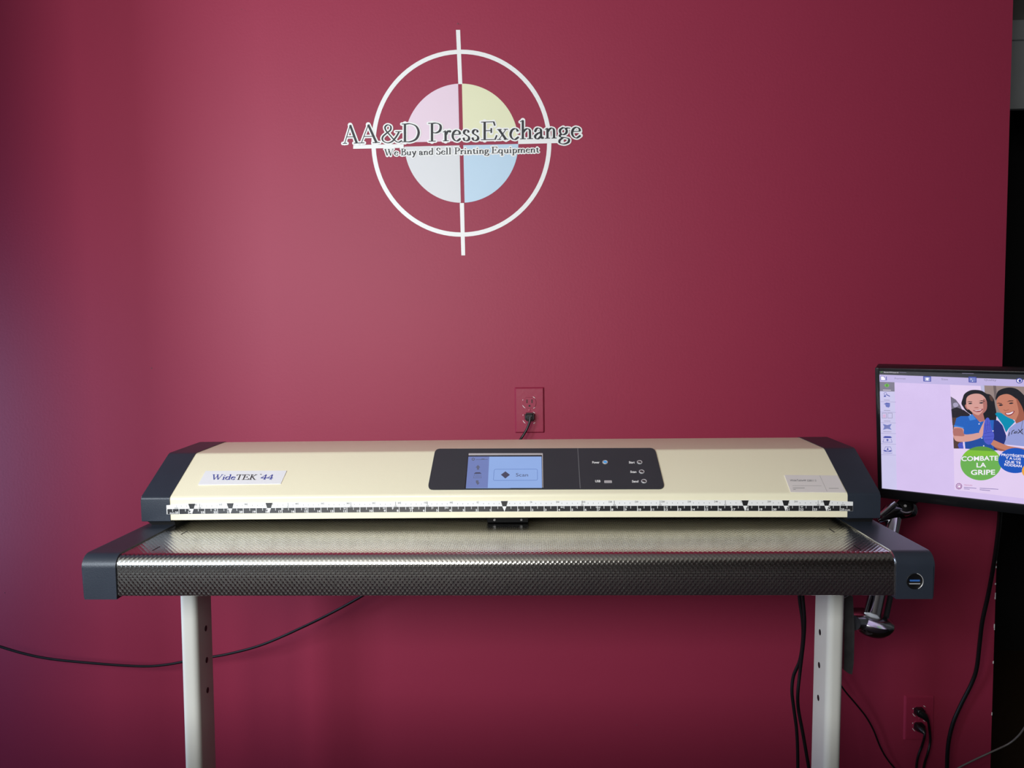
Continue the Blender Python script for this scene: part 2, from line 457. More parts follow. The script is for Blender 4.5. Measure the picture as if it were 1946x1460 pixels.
# old-style serif alphabet drawn as pen strokes; capital height 1, x-height .57
XH = .57
GL = {
    'A': ([([(.11, 0), (.45, 1.0)], 'h'), ([(.44, 1.0), (.84, 0)], 'v'), ([(.24, .36), (.68, .36)], 'h'), ([(0, .015), (.26, .015)], 'h'), ([(.66, .015), (1.0, .015)], 'h')], 1.0),
    '&': ([([(.86, .56), (.72, .30), (.53, .06), (.30, -.02), (.08, .10), (.06, .30), (.24, .50), (.44, .68), (.45, .88), (.31, .96), (.18, .85), (.22, .66), (.40, .42), (.62, .14), (.82, 0), (1.0, .09)], 'p'), ([(.68, .58), (.98, .58)], 'h')], 1.0),
    'D': ([([(.17, 0), (.17, 1)], 'v'), ([(.17, .975), (.45, .985), (.76, .84), (.89, .5), (.76, .16), (.45, .015), (.17, .025)], 'p'), ([(0, .015), (.3, .015)], 'h'), ([(0, .985), (.3, .985)], 'h')], .95),
    'P': ([([(.20, 0), (.20, 1)], 'v'), ([(.20, .975), (.42, .985), (.62, .90), (.67, .73), (.60, .55), (.42, .46), (.24, .48)], 'p'), ([(0, .985), (.25, .985)], 'h'), ([(.02, .015), (.40, .015)], 'h')], .72),
    'E': ([([(.20, 0), (.20, 1)], 'v'), ([(0, .98), (.72, .98)], 'h'), ([(.2, .51), (.57, .51)], 'h'), ([(0, .02), (.80, .02)], 'h'), ([(.70, .99), (.77, .77)], 'm'), ([(.57, .64), (.57, .38)], 'm'), ([(.78, .01), (.88, .25)], 'm')], .86),
    'B': ([([(.19, 0), (.19, 1)], 'v'), ([(.19, .975), (.42, .985), (.58, .88), (.56, .66), (.36, .54), (.2, .53)], 'p'), ([(.2, .53), (.46, .52), (.68, .40), (.68, .16), (.46, .015), (.19, .025)], 'p'), ([(0, .985), (.25, .985)], 'h'), ([(0, .015), (.25, .015)], 'h')], .74),
    'W': ([([(.12, 1), (.40, 0)], 'v'), ([(.40, 0), (.64, .86)], 'h'), ([(.58, 1), (.86, 0)], 'v'), ([(.86, 0), (1.14, 1)], 'h'), ([(0, .985), (.28, .985)], 'h'), ([(.46, .985), (.74, .985)], 'h'), ([(1.02, .985), (1.26, .985)], 'h')], 1.26),
    'S': ([([(.46, .74), (.42, .92), (.28, 1.0), (.12, .92), (.07, .76), (.16, .60), (.34, .47), (.47, .32), (.44, .10), (.26, -.01), (.10, .06), (.03, .26)], 'p'), ([(.47, .98), (.47, .74)], 'h'), ([(.03, .28), (.03, .02)], 'h')], .54),
    'T': ([([(.40, 0), (.40, 1)], 'v'), ([(.02, .98), (.78, .98)], 'h'), ([(.03, .99), (.0, .78)], 'm'), ([(.77, .99), (.80, .78)], 'm'), ([(.22, .015), (.58, .015)], 'h')], .80),
    'K': ([([(.19, 0), (.19, 1)], 'v'), ([(.22, .48), (.70, .98)], 'h'), ([(.32, .56), (.76, .0)], 'v'), ([(0, .985), (.38, .985)], 'h'), ([(0, .015), (.38, .015)], 'h'), ([(.56, .985), (.84, .985)], 'h'), ([(.64, .015), (.92, .015)], 'h')], .92),
    '4': ([([(.46, 0), (.46, 1)], 'v'), ([(.46, .98), (.02, .30)], 'h'), ([(.0, .29), (.66, .29)], 'm'), ([(.32, .015), (.60, .015)], 'h')], .66),
    'r': ([([(.15, 0), (.15, .53)], 'v'), ([(.17, .36), (.25, .49), (.35, .55), (.45, .50)], 'q'), ([(.36, .55), (.45, .49)], 'v'), ([(0, .49), (.16, .57)], 'h'), ([(0, .015), (.33, .015)], 'h')], .46),
    'e': ([([(.09, .345), (.48, .345)], 'h'), ([(.485, .345), (.45, .49), (.30, .57), (.14, .48), (.07, .27), (.14, .08), (.31, -.01), (.52, .12)], 'p')], .54),
    's': ([([(.38, .43), (.33, .54), (.22, .575), (.10, .51), (.09, .39), (.22, .30), (.38, .20), (.39, .06), (.25, -.01), (.11, .02), (.04, .16)], 'p')], .44),
    'x': ([([(.10, .56), (.48, 0)], 'v'), ([(.47, .55), (.10, .01)], 'h'), ([(0, .555), (.24, .555)], 'h'), ([(.36, .555), (.58, .555)], 'h'), ([(0, .015), (.22, .015)], 'h'), ([(.36, .015), (.60, .015)], 'h')], .60),
    'c': ([([(.47, .44), (.40, .55), (.28, .575), (.13, .48), (.06, .27), (.13, .08), (.30, -.01), (.52, .12)], 'p'), ([(.45, .49), (.47, .42)], 'v')], .53),
    'h': ([([(.15, 0), (.15, 1.02)], 'v'), ([(0, .94), (.16, 1.03)], 'h'), ([(.17, .38), (.27, .50), (.41, .56), (.52, .48), (.54, .30)], 'p'), ([(.54, .32), (.54, 0)], 'v'), ([(0, .015), (.31, .015)], 'h'), ([(.39, .015), (.70, .015)], 'h')], .70),
    'n': ([([(.15, 0), (.15, .54)], 'v'), ([(0, .49), (.16, .57)], 'h'), ([(.17, .38), (.27, .50), (.41, .56), (.52, .48), (.54, .30)], 'p'), ([(.54, .32), (.54, 0)], 'v'), ([(0, .015), (.31, .015)], 'h'), ([(.39, .015), (.70, .015)], 'h')], .70),
    'm': ([([(.15, 0), (.15, .54)], 'v'), ([(0, .49), (.16, .57)], 'h'), ([(.17, .38), (.27, .50), (.41, .56), (.52, .48), (.54, .30)], 'p'), ([(.54, .32), (.54, 0)], 'v'), ([(.56, .38), (.66, .50), (.80, .56), (.91, .48), (.93, .30)], 'p'), ([(.93, .32), (.93, 0)], 'v'), ([(0, .015), (.31, .015)], 'h'), ([(.40, .015), (.69, .015)], 'h'), ([(.79, .015), (1.08, .015)], 'h')], 1.08),
    'a': ([([(.08, .42), (.15, .54), (.27, .575), (.39, .50), (.41, .34)], 'q'), ([(.41, .36), (.41, .12)], 'v'), ([(.41, .14), (.46, .02), (.56, .07)], 'p'), ([(.40, .35), (.20, .27), (.07, .14), (.13, .01), (.26, .01), (.40, .13)], 'p')], .56),
    'g': ([([(.24, .575), (.10, .48), (.07, .36), (.13, .23), (.25, .19), (.38, .26), (.42, .39), (.36, .52), (.24, .575)], 'p'), ([(.14, .22), (.06, .13), (.14, .05), (.36, .02), (.53, -.06), (.50, -.23), (.28, -.32), (.07, -.26), (.05, -.13), (.16, -.02), (.24, .03)], 'p'), ([(.37, .49), (.46, .54), (.58, .53)], 'q')], .60),
    'u': ([([(.14, .55), (.14, .18)], 'v'), ([(.14, .2), (.18, .06), (.30, .01), (.44, .08), (.52, .16)], 'p'), ([(.53, .56), (.53, 0)], 'v'), ([(0, .54), (.16, .56)], 'h'), ([(.40, .54), (.55, .56)], 'h'), ([(.53, .015), (.68, .03)], 'h')], .68),
    'y': ([([(.10, .56), (.35, .02)], 'v'), ([(.55, .56), (.30, -.12), (.18, -.31), (.03, -.29)], 'q'), ([(0, .555), (.25, .555)], 'h'), ([(.42, .555), (.66, .555)], 'h')], .66),
    'd': ([([(.50, .02), (.50, 1.02)], 'v'), ([(.36, .94), (.51, 1.03)], 'h'), ([(.48, .46), (.38, .56), (.22, .55), (.09, .42), (.08, .18), (.20, .01), (.36, .03), (.49, .14)], 'p'), ([(.50, .02), (.64, .04)], 'h')], .64),
    'l': ([([(.16, 0), (.16, 1.02)], 'v'), ([(.01, .94), (.17, 1.03)], 'h'), ([(0, .015), (.32, .015)], 'h')], .32),
    'i': ([([(.16, 0), (.16, .54)], 'v'), ([(.01, .49), (.17, .57)], 'h'), ([(0, .015), (.32, .015)], 'h'), ([(.16, .74), (.16, .87)], 'v')], .32),
    't': ([([(.17, .12), (.17, .70)], 'v'), ([(.17, .15), (.23, .01), (.38, .06)], 'q'), ([(0, .545), (.37, .545)], 'h'), ([(.03, .54), (.18, .72)], 'h')], .39),
    'q': ([([(.52, -.34), (.52, .55)], 'v'), ([(.50, .46), (.38, .56), (.22, .55), (.09, .42), (.08, .18), (.20, .01), (.36, .03), (.51, .14)], 'p'), ([(.36, -.33), (.68, -.33)], 'h')], .68),
    'p': ([([(.16, -.34), (.16, .54)], 'v'), ([(.01, .49), (.17, .57)], 'h'), ([(.17, .44), (.30, .56), (.46, .54), (.57, .40), (.56, .16), (.44, .01), (.28, .01), (.17, .12)], 'p'), ([(0, -.33), (.33, -.33)], 'h')], .64),
}

# ------------------------------------------------------------------ the setting
WALL_END = 1.166
CEILZ = 2.47


def struct(name, mb, m, smooth=None):
    o = mb.build(name, m, smooth=smooth); o['kind'] = 'structure'; return o


wall_back = struct('wall_back', MB().box(-2.45, WALL_END, 0, .13, 0, CEILZ), WALL)
struct('floor', MB().box(-2.6, 2.9, -2.9, 2.4, -.08, 0), CARPET)
struct('ceiling', MB().box(-2.6, 2.9, -2.9, 2.4, CEILZ, CEILZ + .08), CEIL)
struct('wall_right', MB().box(2.7, 2.82, -2.8, 2.3, 0, CEILZ), GREYWALL)
# left passage: unseen partition added to shade the wall's left, a window at its far end
struct('wall_shade_partition', MB().box(-2.45, -1.16, -.86, -.76, 0, CEILZ), GREYWALL)
mb = MB()
mb.box(-2.45, -2.33, -2.8, -.70, 0, CEILZ).box(-2.45, -2.33, -.10, 0, 0, CEILZ)
mb.box(-2.45, -2.33, -.70, -.10, 0, .6).box(-2.45, -2.33, -.70, -.10, 1.72, CEILZ)
struct('wall_left', mb, GREYWALL)
mb = MB()
for z in (.6, 1.14, 1.68): mb.box(-2.42, -2.36, -.70, -.10, z, z + .04)
for y in (-.70, -.14): mb.box(-2.42, -2.36, y, y + .04, .6, 1.72)
struct('window_1', mb, WHITETRIM)
# wall behind the camera with a glazed door
mb = MB()
mb.box(-2.45, -2.20, -2.82, -2.70, 0, CEILZ).box(-1.40, -1.25, -2.82, -2.70, 0, CEILZ).box(-.19, 2.7, -2.82, -2.70, 0, CEILZ)
mb.box(-1.25, -.19, -2.82, -2.70, 2.16, CEILZ).box(-2.20, -1.40, -2.82, -2.70, 0, 1.10).box(-2.20, -1.40, -2.82, -2.70, 2.22, CEILZ)
struct('wall_front', mb, DIMWALL)
mb = MB()
mb.box(-1.25, -1.16, -2.80, -2.72, 0, 2.16).box(-.28, -.19, -2.80, -2.72, 0, 2.16).box(-1.16, -.28, -2.80, -2.72, 2.12, 2.16)
mb.box(-1.16, -.28, -2.80, -2.72, 0, 1.42)
struct('door_1', mb, DIMWALL)
mb = MB()
for z in (1.10, 2.18): mb.box(-2.20, -1.40, -2.80, -2.72, z, z + .04)
for x in (-2.20, -1.44): mb.box(x, x + .04, -2.80, -2.72, 1.14, 2.18)
struct('window_2', mb, WHITETRIM)
# unseen half-height wall below the frame, added to shade the lower maroon wall
struct('wall_light_blocker', MB().box(-1.3, 2.7, -1.15, -1.05, 0, .918, .006), DIMWALL)
# hallway seen past the right end of the maroon wall
mb = MB()
mb.box(WALL_END - .5, 2.7, .70, .72, 2.184, CEILZ).box(2.35, 2.7, .70, .72, 0, 2.184)
struct('wall_hall', mb, PALEWALL)
struct('trim_1', MB().box(WALL_END - .5, 2.7, .685, .70, 2.405, CEILZ, .004), PALEWALL)
struct('wall_dark_room', MB().box(.2, 2.7, 1.42, 1.5, 0, CEILZ), DARKWALL)
struct('wall_hall_left', MB().box(.5, .6, .13, 1.42, 0, CEILZ), DIMWALL)
# flakes of white undercoat where the wall's right corner has chipped
mb = MB()
for py, ln in ((1067, 7), (1078, 4), (1110, 3), (1131, 9), (1137, 4), (1190, 8), (1196, 3), (1259, 5), (1357, 6)):
    p = at_y(1884 + (1460 - py) * .029, py, -.0004); wd = random.uniform(.0012, .0032); l = ln * .0007
    mb.box(WALL_END - wd, WALL_END + .0004, -.0005, .0015, p.z - l, p.z + l * .9)
o = mb.build('paint_chips', VINYL, wall_back, label='white chips along the painted corner')
o['kind'] = 'stuff'
# tiny dents and specks in the paint
mb = MB()
for px, py, r in ((870, 45, .0022), (874, 46, .0012), (459, 18, .0012), (466, 20, .0008), (611, 150, .0014), (1816, 377, .0012), (9, 1127, .0014), (261, 1163, .0009), (1210, 1378, .0014), (288, 700, .002)):
    p = at_y(px, py, 0); mb.lathe((p.x, -.0002, p.z), (0, -1, 0), [(0, r), (.0004, r * .7)], n=8)
mb.build('paint_specks', mat('speck_paint', (120, 60, 74), rough=.5), wall_back)['kind'] = 'stuff'

# ------------------------------------------------------------------ logo on the wall


def onwall(px, py, lift=0.0):
    p = at_y(px, py, 0); p.y = -.0004 - lift; return p


LG = thing('wall_logo', tuple(onwall(877, 272)), 'round registration-mark company logo in vinyl on the maroon wall', 'logo')
RX, RY, LCX, LCY = 171.0, 177.8, 876.8, 272.3
f = Flat(onwall)
n = 96
for i in range(n):
    a, b = 2 * math.pi * i / n, 2 * math.pi * (i + 1) / n
    def rp(an, k): return (LCX + (RX - k) * math.cos(an), LCY + (RY - k) * math.sin(an))
    f.poly([rp(a, 0), rp(b, 0), rp(b, 8.2), rp(a, 8.2)])
f.build('ring', VINYL, LG)
for nm, quad in (('crossbar', [(866.6, 57), (874.4, 57), (878.6, 160), (871.0, 160)]),
                 ('crossbar', [(873.8, 386), (881.8, 386), (884, 485.5), (876.8, 485.5)]),
                 ('crossbar', [(671.5, 276), (767, 273.6), (767.4, 281.2), (671.2, 283)]),
                 ('crossbar', [(984.5, 265.8), (1071, 264.2), (1071.4, 271.8), (984.8, 274)])):
    Flat(onwall).poly(quad, .0002).build(nm, VINYL, LG)
# four quarter discs; the gaps between them show the wall
IRX, IRY = 108.3, 113.2
TL = Vector((-.0257, 0))


def quarter(name, m, sx, sy):
    # local axes tilted like the logo
    c = Vector((LCX, LCY)); ex = Vector((1, -.0235)); ey = Vector((.0225, 1))
    gx, gy = 3.6, 4.0
    pts = []
    xs = math.sqrt(max(0, 1 - (gy / IRY) ** 2)) * IRX
    ys = math.sqrt(max(0, 1 - (gx / IRX) ** 2)) * IRY
    a0 = math.atan2(gy / IRY, xs / IRX); a1 = math.atan2(ys / IRY, gx / IRX)
    for i in range(25):
        a = a0 + (a1 - a0) * i / 24
        pts.append((math.cos(a) * IRX, math.sin(a) * IRY))
    pts.append((gx, gy))
    P = [c + ex * (p[0] * sx) + ey * (p[1] * sy) for p in pts]
    Flat(onwall).poly([(p.x, p.y) for p in P]).build(name, m, LG, label=name.replace('_', ' '))
    E2 = [(c + ex * (p[0] * sx * 1.008) + ey * (p[1] * sy * 1.008)) for p in pts[:-1]]


quarter('pink_quadrant', PINKV, -1, -1); quarter('yellow_quadrant', YELV, 1, -1)
quarter('grey_quadrant', GREYV, -1, 1); quarter('blue_quadrant', BLUEV, 1, 1)


def base(px): return 273.4 - .0253 * (px - 652)


big = [('A', 651.5, 683.5), ('A', 682.5, 722), ('&', 725, 764), ('D', 763.5, 798), ('P', 814, 839.5), ('r', 842, 857), ('e', 858, 876),
       ('s', 879.5, 892.5), ('s', 896.5, 909.8), ('E', 914.3, 943.5), ('x', 944.8, 965.8), ('c', 968.2, 986), ('h', 988.3, 1012.8),
       ('a', 1014.5, 1033.2), ('n', 1035.5, 1058), ('g', 1061.5, 1083.5), ('e', 1084.5, 1104)]
BIG = [(c, a, b, base(a), 35.0, -.0253) for c, a, b in big]


def base2(px): return 296.2 - .0215 * (px - 730)


small = []
SLOGAN = []


def spread(word, x0, x1):
    tot = sum(GL[c][1] for c in word) + .07 * (len(word) - 1)
    k = (x1 - x0) / tot; x = x0
    for c in word:
        small.append((c, x, x + GL[c][1] * k, base2(x), 12.4, -.0215)); x += (GL[c][1] + .07) * k


for wd_, a, b in (('We', 730.5, 757), ('Buy', 762, 791.5), ('and', 796.5, 823.5), ('Sell', 829.5, 857.5), ('Printing', 863.5, 929.5), ('Equipment', 934, 1024)):
    n0 = len(small); spread(wd_, a, b); SLOGAN.append(small[n0:])
Flat(onwall).serif(BIG, T=.125, h=.045, grow=2.5, lift=.0006).serif(small, T=.17, h=.07, grow=2.0, lift=.0005).build('lettering_outline', VINYL, LG, label='white outline around the lettering')
for g_ in BIG:
    Flat(onwall).serif([g_], T=.125, h=.042, lift=.0010).build('letter', CHARCOAL, LG, label='charcoal serif letter of the company name')
for words in SLOGAN:
    Flat(onwall).serif(words, T=.175, h=.062, lift=.0010).build('slogan_word', CHARCOAL, LG, label='small charcoal serif word of the slogan')

# ------------------------------------------------------------------ wall outlets


def outlet(cx, cz, wd, ht, label, plugged):
    r = thing('wall_outlet', (cx, 0, cz), label, 'outlet')
    bm = bmesh.new(); bmesh.ops.create_cube(bm, size=1)
    for v in bm.verts:
        front = v.co.y < 0
        k = .90 if front else 1.0; kz = .935 if front else 1.0
        v.co = Vector((cx + v.co.x * wd * k, -.0065 if front else 0, cz + v.co.z * ht * kz))
    bmesh.ops.bevel(bm, geom=[e for e in bm.edges], offset=.0009, segments=2, affect='EDGES')
    mb = MB(); mb.frombm(bm); mb.build('cover_plate', PLATE, r, smooth=40)
    for sgn in (1, -1):
        zc = cz + sgn * .0195
        prof = []
        for i in range(40):
            a = 2 * math.pi * i / 40
            prof.append((cx + .0172 * math.cos(a), zc + max(-.0142, min(.0142, .0172 * math.sin(a)))))
        mb = MB(); k = len(prof)
        mb.add([(x, -.0060, z) for x, z in prof] + [(x * .96 + cx * .04, -.0088, z * .96 + zc * .04) for x, z in prof],
               [[i, (i + 1) % k, k + (i + 1) % k, k + i] for i in range(k)] + [list(range(k, 2 * k))])
        rc = mb.build('receptacle', PLATE, r, smooth=30)
        for dx in (-.0064, .0064):
            MB().box(cx + dx - .0013, cx + dx + .0013, -.0091, -.0085, zc - .001, zc + .0085).build('slot', BLACK, rc)
        MB().lathe((cx, -.0085, zc - .0078), (0, -1, 0), [(0, .0026), (.0006, .0026)], n=12).build('slot', BLACK, rc)
        # flakes of bare plastic where paint has cracked round the receptacle
        mb = MB()
        for a0, a1 in ((200, 236), (300, 318), (40, 62), (150, 160)):
            pts = []
            for i in range(7):
                a = math.radians(a0 + (a1 - a0) * i / 6)
                pts.append((cx + .0188 * math.cos(a), -.0069, zc + .0172 * math.sin(a)))
            mb.tube(pts, [.0003, .0006, .0008, .0008, .0008, .0006, .0003], n=6)
        mb.build('paint_crack', VINYL, rc)['kind'] = 'stuff'
    mb = MB(); mb.lathe((cx, -.006, cz), (0, -1, 0), [(0, .0032), (.001, .003), (.0016, .0018)], n=16)
    mb.build('screw', PLATE, r, smooth=30)
    return r


c1 = at_y(1006.5, 779.5, 0)
outlet(c1.x, c1.z, .0765, .1190, 'maroon-painted wall outlet above the scanner hood with one plug in it', 1)
c2 = at_y(1745, 1363.5, 0)
outlet(c2.x, c2.z, .0775, .1200, 'maroon-painted wall outlet low on the wall holding two black plugs', 2)

# ------------------------------------------------------------------ scanner
XL, XR, XC = -.777, .644, -.0665
SC = thing('wide_format_scanner', (XC, -.45, 1.017), 'cream and slate wide-format sheet scanner with embossed steel feed table', 'scanner')
CL, CRX = XL + .0575, XR - .0610             # ends of the cream hood
YF, ZB, ZT = -.4926, 1.0905, 1.1355
SLY, SLZ = -.3750, 1.2040
BKY, BKZ = -.2250, 1.2070


def arc(c, r, a0, a1, n):
    return [(c[0] + r * math.cos(math.radians(a0 + (a1 - a0) * i / n)), c[1] + r * math.sin(math.radians(a0 + (a1 - a0) * i / n))) for i in range(n + 1)]


def round_corner(p0, p1, p2, r, n=4):
    p0, p1, p2 = Vector(p0), Vector(p1), Vector(p2)
    a = (p0 - p1).normalized(); b = (p2 - p1).normalized()
    q0, q1 = p1 + a * r, p1 + b * r
    out = []
    for i in range(n + 1):
        t = i / n
        out.append(tuple(q0 * (1 - t) ** 2 + p1 * 2 * t * (1 - t) + q1 * t * t))
    return out


def hood_profile(inset=0.0):
    A = [(YF, ZB), (YF, ZT), (SLY, SLZ), (BKY, BKZ), (-.165, 1.165), (-.165, 1.05), (YF + .06, ZB)]
    out = []
    rads = [.001, .005, .006, .010, .01, .004, .004]
    for i, p in enumerate(A):
        out += round_corner(A[i - 1], p, A[(i + 1) % len(A)], rads[i])
    return out


def bow(x):                                   # the long hood arches very slightly
    t = (x - XC) / .65
    return .0022 * max(0, 1 - t * t)


HP = hood_profile()
mb = MB(); mb.prism(HP, CL, CRX, 16, zoff=lambda x, j: bow(x) if j < 10 else bow(x) * .3)
mb.build('hood', CREAM, SC, smooth=25, label='cream sheet-metal hood')
# end caps: same section, a little fuller
def cap_profile(d):
    A = [(YF - d, ZB - .002), (YF - d, ZT - .001 + d), (SLY - d * .6, SLZ + d), (BKY, BKZ + d), (-.160, 1.165), (-.160, 1.045), (YF + .06, ZB - .004)]
    out = []
    rads = [.0015, .004, .006, .010, .01, .004, .004]
    for i, p in enumerate(A):
        out += round_corner(A[i - 1], p, A[(i + 1) % len(A)], rads[i])
    return out


CPF = cap_profile(.0012)
for a, b, bz in ((XL, CL, -1), (CRX, XR, 1)):
    bm = bmesh.new()
    k = len(CPF)
    v0 = [bm.verts.new((a, y, z)) for y, z in CPF]; v1 = [bm.verts.new((b, y, z)) for y, z in CPF]
    for j in range(k):
        bm.faces.new([v0[j], v1[j], v1[(j + 1) % k], v0[(j + 1) % k]])
    fa = bm.faces.new(v0); fb = bm.faces.new(v1[::-1])
    outer = fa if bz < 0 else fb
    bmesh.ops.bevel(bm, geom=list(outer.edges), offset=.0022, segments=2, affect='EDGES', clamp_overlap=True)
    mb = MB(); mb.frombm(bm); mb.build('end_cap', SLATE, SC, smooth=35, label='slate plastic end cap')
# chassis below the hood
mb = MB(); mb.box(XL + .012, XR - .012, -.415, -.175, 1.017, ZB - .001)
for a, b in ((XL + .009, XL + .060), (XR - .060, XR - .009)):
    mb.add([(a - .006, -.486, ZB), (b, -.486, ZB), (b, -.41, ZB), (a - .006, -.41, ZB), (a + .006, -.480, 1.0772), (b, -.480, 1.0772), (b, -.41, 1.0772), (a + .006, -.41, 1.0772)],
           [[0, 1, 2, 3], [4, 7, 6, 5], [0, 4, 5, 1], [1, 5, 6, 2], [2, 6, 7, 3], [3, 7, 4, 0]])
mb.build('chassis', BLACK, SC)
p = at_y(965, 994, -.470)
mb = MB(); mb.box(p.x - .040, p.x + .040, -.474, -.42, 1.0785, ZB, .001)
sb = mb.build('sensor_block', mat('flat_black_metal', (9, 9, 10), rough=.8, spec=.2), SC)
for dx in (-.0255, .0265):
    MB().lathe((p.x + dx, -.474, 1.084), (0, -1, 0), [(0, .0025), (.0012, .0022)], n=10).build('screw', DULLMET, sb)

# feed table: embossed sheet with bull-nosed front
TZ, TYF, TR = 1.0768, -.6840, .0195
PXL, PXR = -.7195, .5835
sec = [(-.42, TZ)]
for i in range(9):
    sec.append((-.42 + (TYF + TR + .42) * (i + 1) / 9, TZ))
sec += arc((TYF + TR, TZ - TR), TR, 90, 180, 10)[1:]
sec += [(TYF, 1.04), (TYF, 1.0215), (TYF, 1.0086), (TYF + .004, 1.0068), (TYF + .02, 1.0068)]
vs, fs, uvs = [], [], []
s_ = 0.0; NX = 26
for j, q in enumerate(sec):
    if j: s_ += math.dist(q, sec[j - 1])
    for i in range(NX + 1):
        x = PXL + (PXR - PXL) * i / NX
        vs.append((x, q[0], q[1])); uvs.append((x, s_))
W1 = NX + 1
for j in range(len(sec) - 1):
    for i in range(NX):
        fs.append([j * W1 + i, (j + 1) * W1 + i, (j + 1) * W1 + i + 1, j * W1 + i + 1])
ft = make('feed_table', vs, fs, STEEL, SC, uvs=uvs, label='embossed steel feed table with bull-nosed front')
autosmooth(ft, 50)
mb = MB(); mb.box(PXL, PXR, -.675, -.19, 1.017, 1.066).box(PXL, PXR, -.60, -.19, 1.0032, 1.03)
mb.build('table_core', BLACK, SC)
# alignment marks printed on the table
for q in ((344, 1016, 357, 1009), (289, 1047, 304, 1039), (1576, 1005, 1586, 1012), (1623, 1036, 1637, 1046)):
    a = at_plane(q[0], q[1], Vector((0, 0, TZ)), Vector((0, 0, 1))); b = at_plane(q[2], q[3], Vector((0, 0, TZ)), Vector((0, 0, 1)))
    d = Vector((.0011, 0, 0)); z = Vector((0, 0, .0004))
    make('alignment_mark', [a - d + z, a + d + z, b + d + z, b - d + z], [[0, 1, 2, 3]], VBLACK, ft)
# table end brackets
bt = TZ + .0022
bp_ = [(-.18, bt)] + arc((TYF + .0215 - .0018, bt - .0225), .0225, 90, 180, 12) + [(TYF - .0028, 1.0030), (-.18, 1.0030)]
for a, b, bz in ((XL, PXL + .0008, -1), (PXR - .0008, XR, 1)):
    bm = bmesh.new(); k = len(bp_)
    v0 = [bm.verts.new((a, y, z)) for y, z in bp_]; v1 = [bm.verts.new((b, y, z)) for y, z in bp_]
    for j in range(k):
        bm.faces.new([v0[j], v1[j], v1[(j + 1) % k], v0[(j + 1) % k]])
    fa = bm.faces.new(v0); fb = bm.faces.new(v1[::-1])
    bmesh.ops.bevel(bm, geom=list((fa if bz < 0 else fb).edges), offset=.0022, segments=3, affect='EDGES', clamp_overlap=True)
    mb = MB(); mb.frombm(bm); br = mb.build('table_bracket', SLATE, SC, smooth=50, label='slate plastic table end bracket')
    if bz > 0:
        q = at_y(1738, 1105, TYF - .0028); c = Vector((q.x, TYF - .0028, q.z))
        MB().lathe(c, (0, -1, 0), [(-.004, .0132), (.0006, .0132), (.0009, .0125), (.0002, .0112)], n=32).build('usb_socket', VBLACK, br, smooth=35)
        mb = MB()
        for i in range(16):
            pass
        pts = [(c.x + .0135 * math.cos(a_), c.y - .0005, c.z + .0135 * math.sin(a_)) for a_ in [math.radians(-65 + 140 * i / 20) for i in range(21)]]
        MB().tube(pts, .0006, n=6).build('socket_rim', BUTTON, br)
        MB().box(c.x - .0078, c.x + .0078, c.y - .0016, c.y, c.z + .0002, c.z + .0028).build('usb_tongue', mat('usb_blue', (54, 108, 186), rough=.4), br)
        MB().box(c.x - .0085, c.x + .0085, c.y - .0014, c.y, c.z - .0045, c.z - .0030).build('usb_shell', BUTTON, br)
# bright steel edge beside the right bracket
mb = MB(); mb.tube([(PXR - .0012, -.46, TZ + .0008), (PXR - .0012, TYF + TR, TZ + .0008)] + [(PXR - .0012, y - .0006, z + .0006) for y, z in arc((TYF + TR, TZ - TR), TR, 80, 180, 8)] + [(PXR - .0012, TYF - .0006, 1.0086)], .0013, n=6)
mb.build('edge_strip', CHROME, SC, smooth=40)

# ---- ruler strip on the hood's front lip
RY = YF - .0006


def onlip(x, z, lift=0.0):
    return Vector((x, RY - .0008 - lift, z + bow(x)))


q0 = at_y(317, 970, RY); q1 = at_y(1620.5, 966, RY)
U_0 = at_y(958.6, 965, RY).x                   # the ruler's zero
zt, zm, zb = 1.1237, 1.1132, 1.1028
def lipstrip(x0, x1, z0, z1, lift, n=16, rc=0):
    P = []
    for i in range(n + 1):
        x = x0 + (x1 - x0) * i / n
        P.append((x, z0))
    for i in range(n + 1):
        x = x1 + (x0 - x1) * i / n
        P.append((x, z1))
    return P


def fstrip(F_, x0, x1, z0, z1, lift, mi=0, n=12):
    for i in range(n):
        a = x0 + (x1 - x0) * i / n; b = x0 + (x1 - x0) * (i + 1) / n
        F_.poly([(a, z0), (b, z0), (b, z1), (a, z1)], lift, mi)


mb = MB()
vs2 = []
NS = 24
k = 0
for i in range(NS + 1):
    x = q0.x + (q1.x - q0.x) * i / NS
    e = .003 if i in (0, NS) else 0
    mb.v += [Vector((x, RY - .0008, zb + bow(x))), Vector((x, RY - .0008, zt - e + bow(x))), Vector((x, YF + .0004, zt - e + bow(x))), Vector((x, YF + .0004, zb + bow(x)))]
for i in range(NS):
    a = i * 4; b = a + 4
    for j in range(4):
        mb.f.append([a + j, b + j, b + (j + 1) % 4, a + (j + 1) % 4]); mb.m.append(0)
mb.f.append([0, 1, 2, 3]); mb.m.append(0); e = NS * 4; mb.f.append([e, e + 1, e + 2, e + 3]); mb.m.append(0)
rul = mb.build('ruler_strip', WHITEP, SC, label='white and black measuring strip')
f = Flat(onlip)
fstrip(f, q0.x + .0016, q1.x - .0004, zb + .0003, zm, .0003, 0, 24)
f.build('inch_band', INKBLK, rul)
f = Flat(onlip)
IN = .0254


def num(F_, s, x, z, hgt, anchor, lift, mi):
    vs, fs = sans(s, .02)
    a = min(v[0] for v in vs); b = max(v[0] for v in vs); kx = hgt / .70 * 1.15
    x0 = x if anchor == 'l' else x - (b - a) * kx
    F_.tris([(x0 + (v[0] - a) * kx, z + v[1] * hgt / .70) for v in vs], fs, lift, mi)


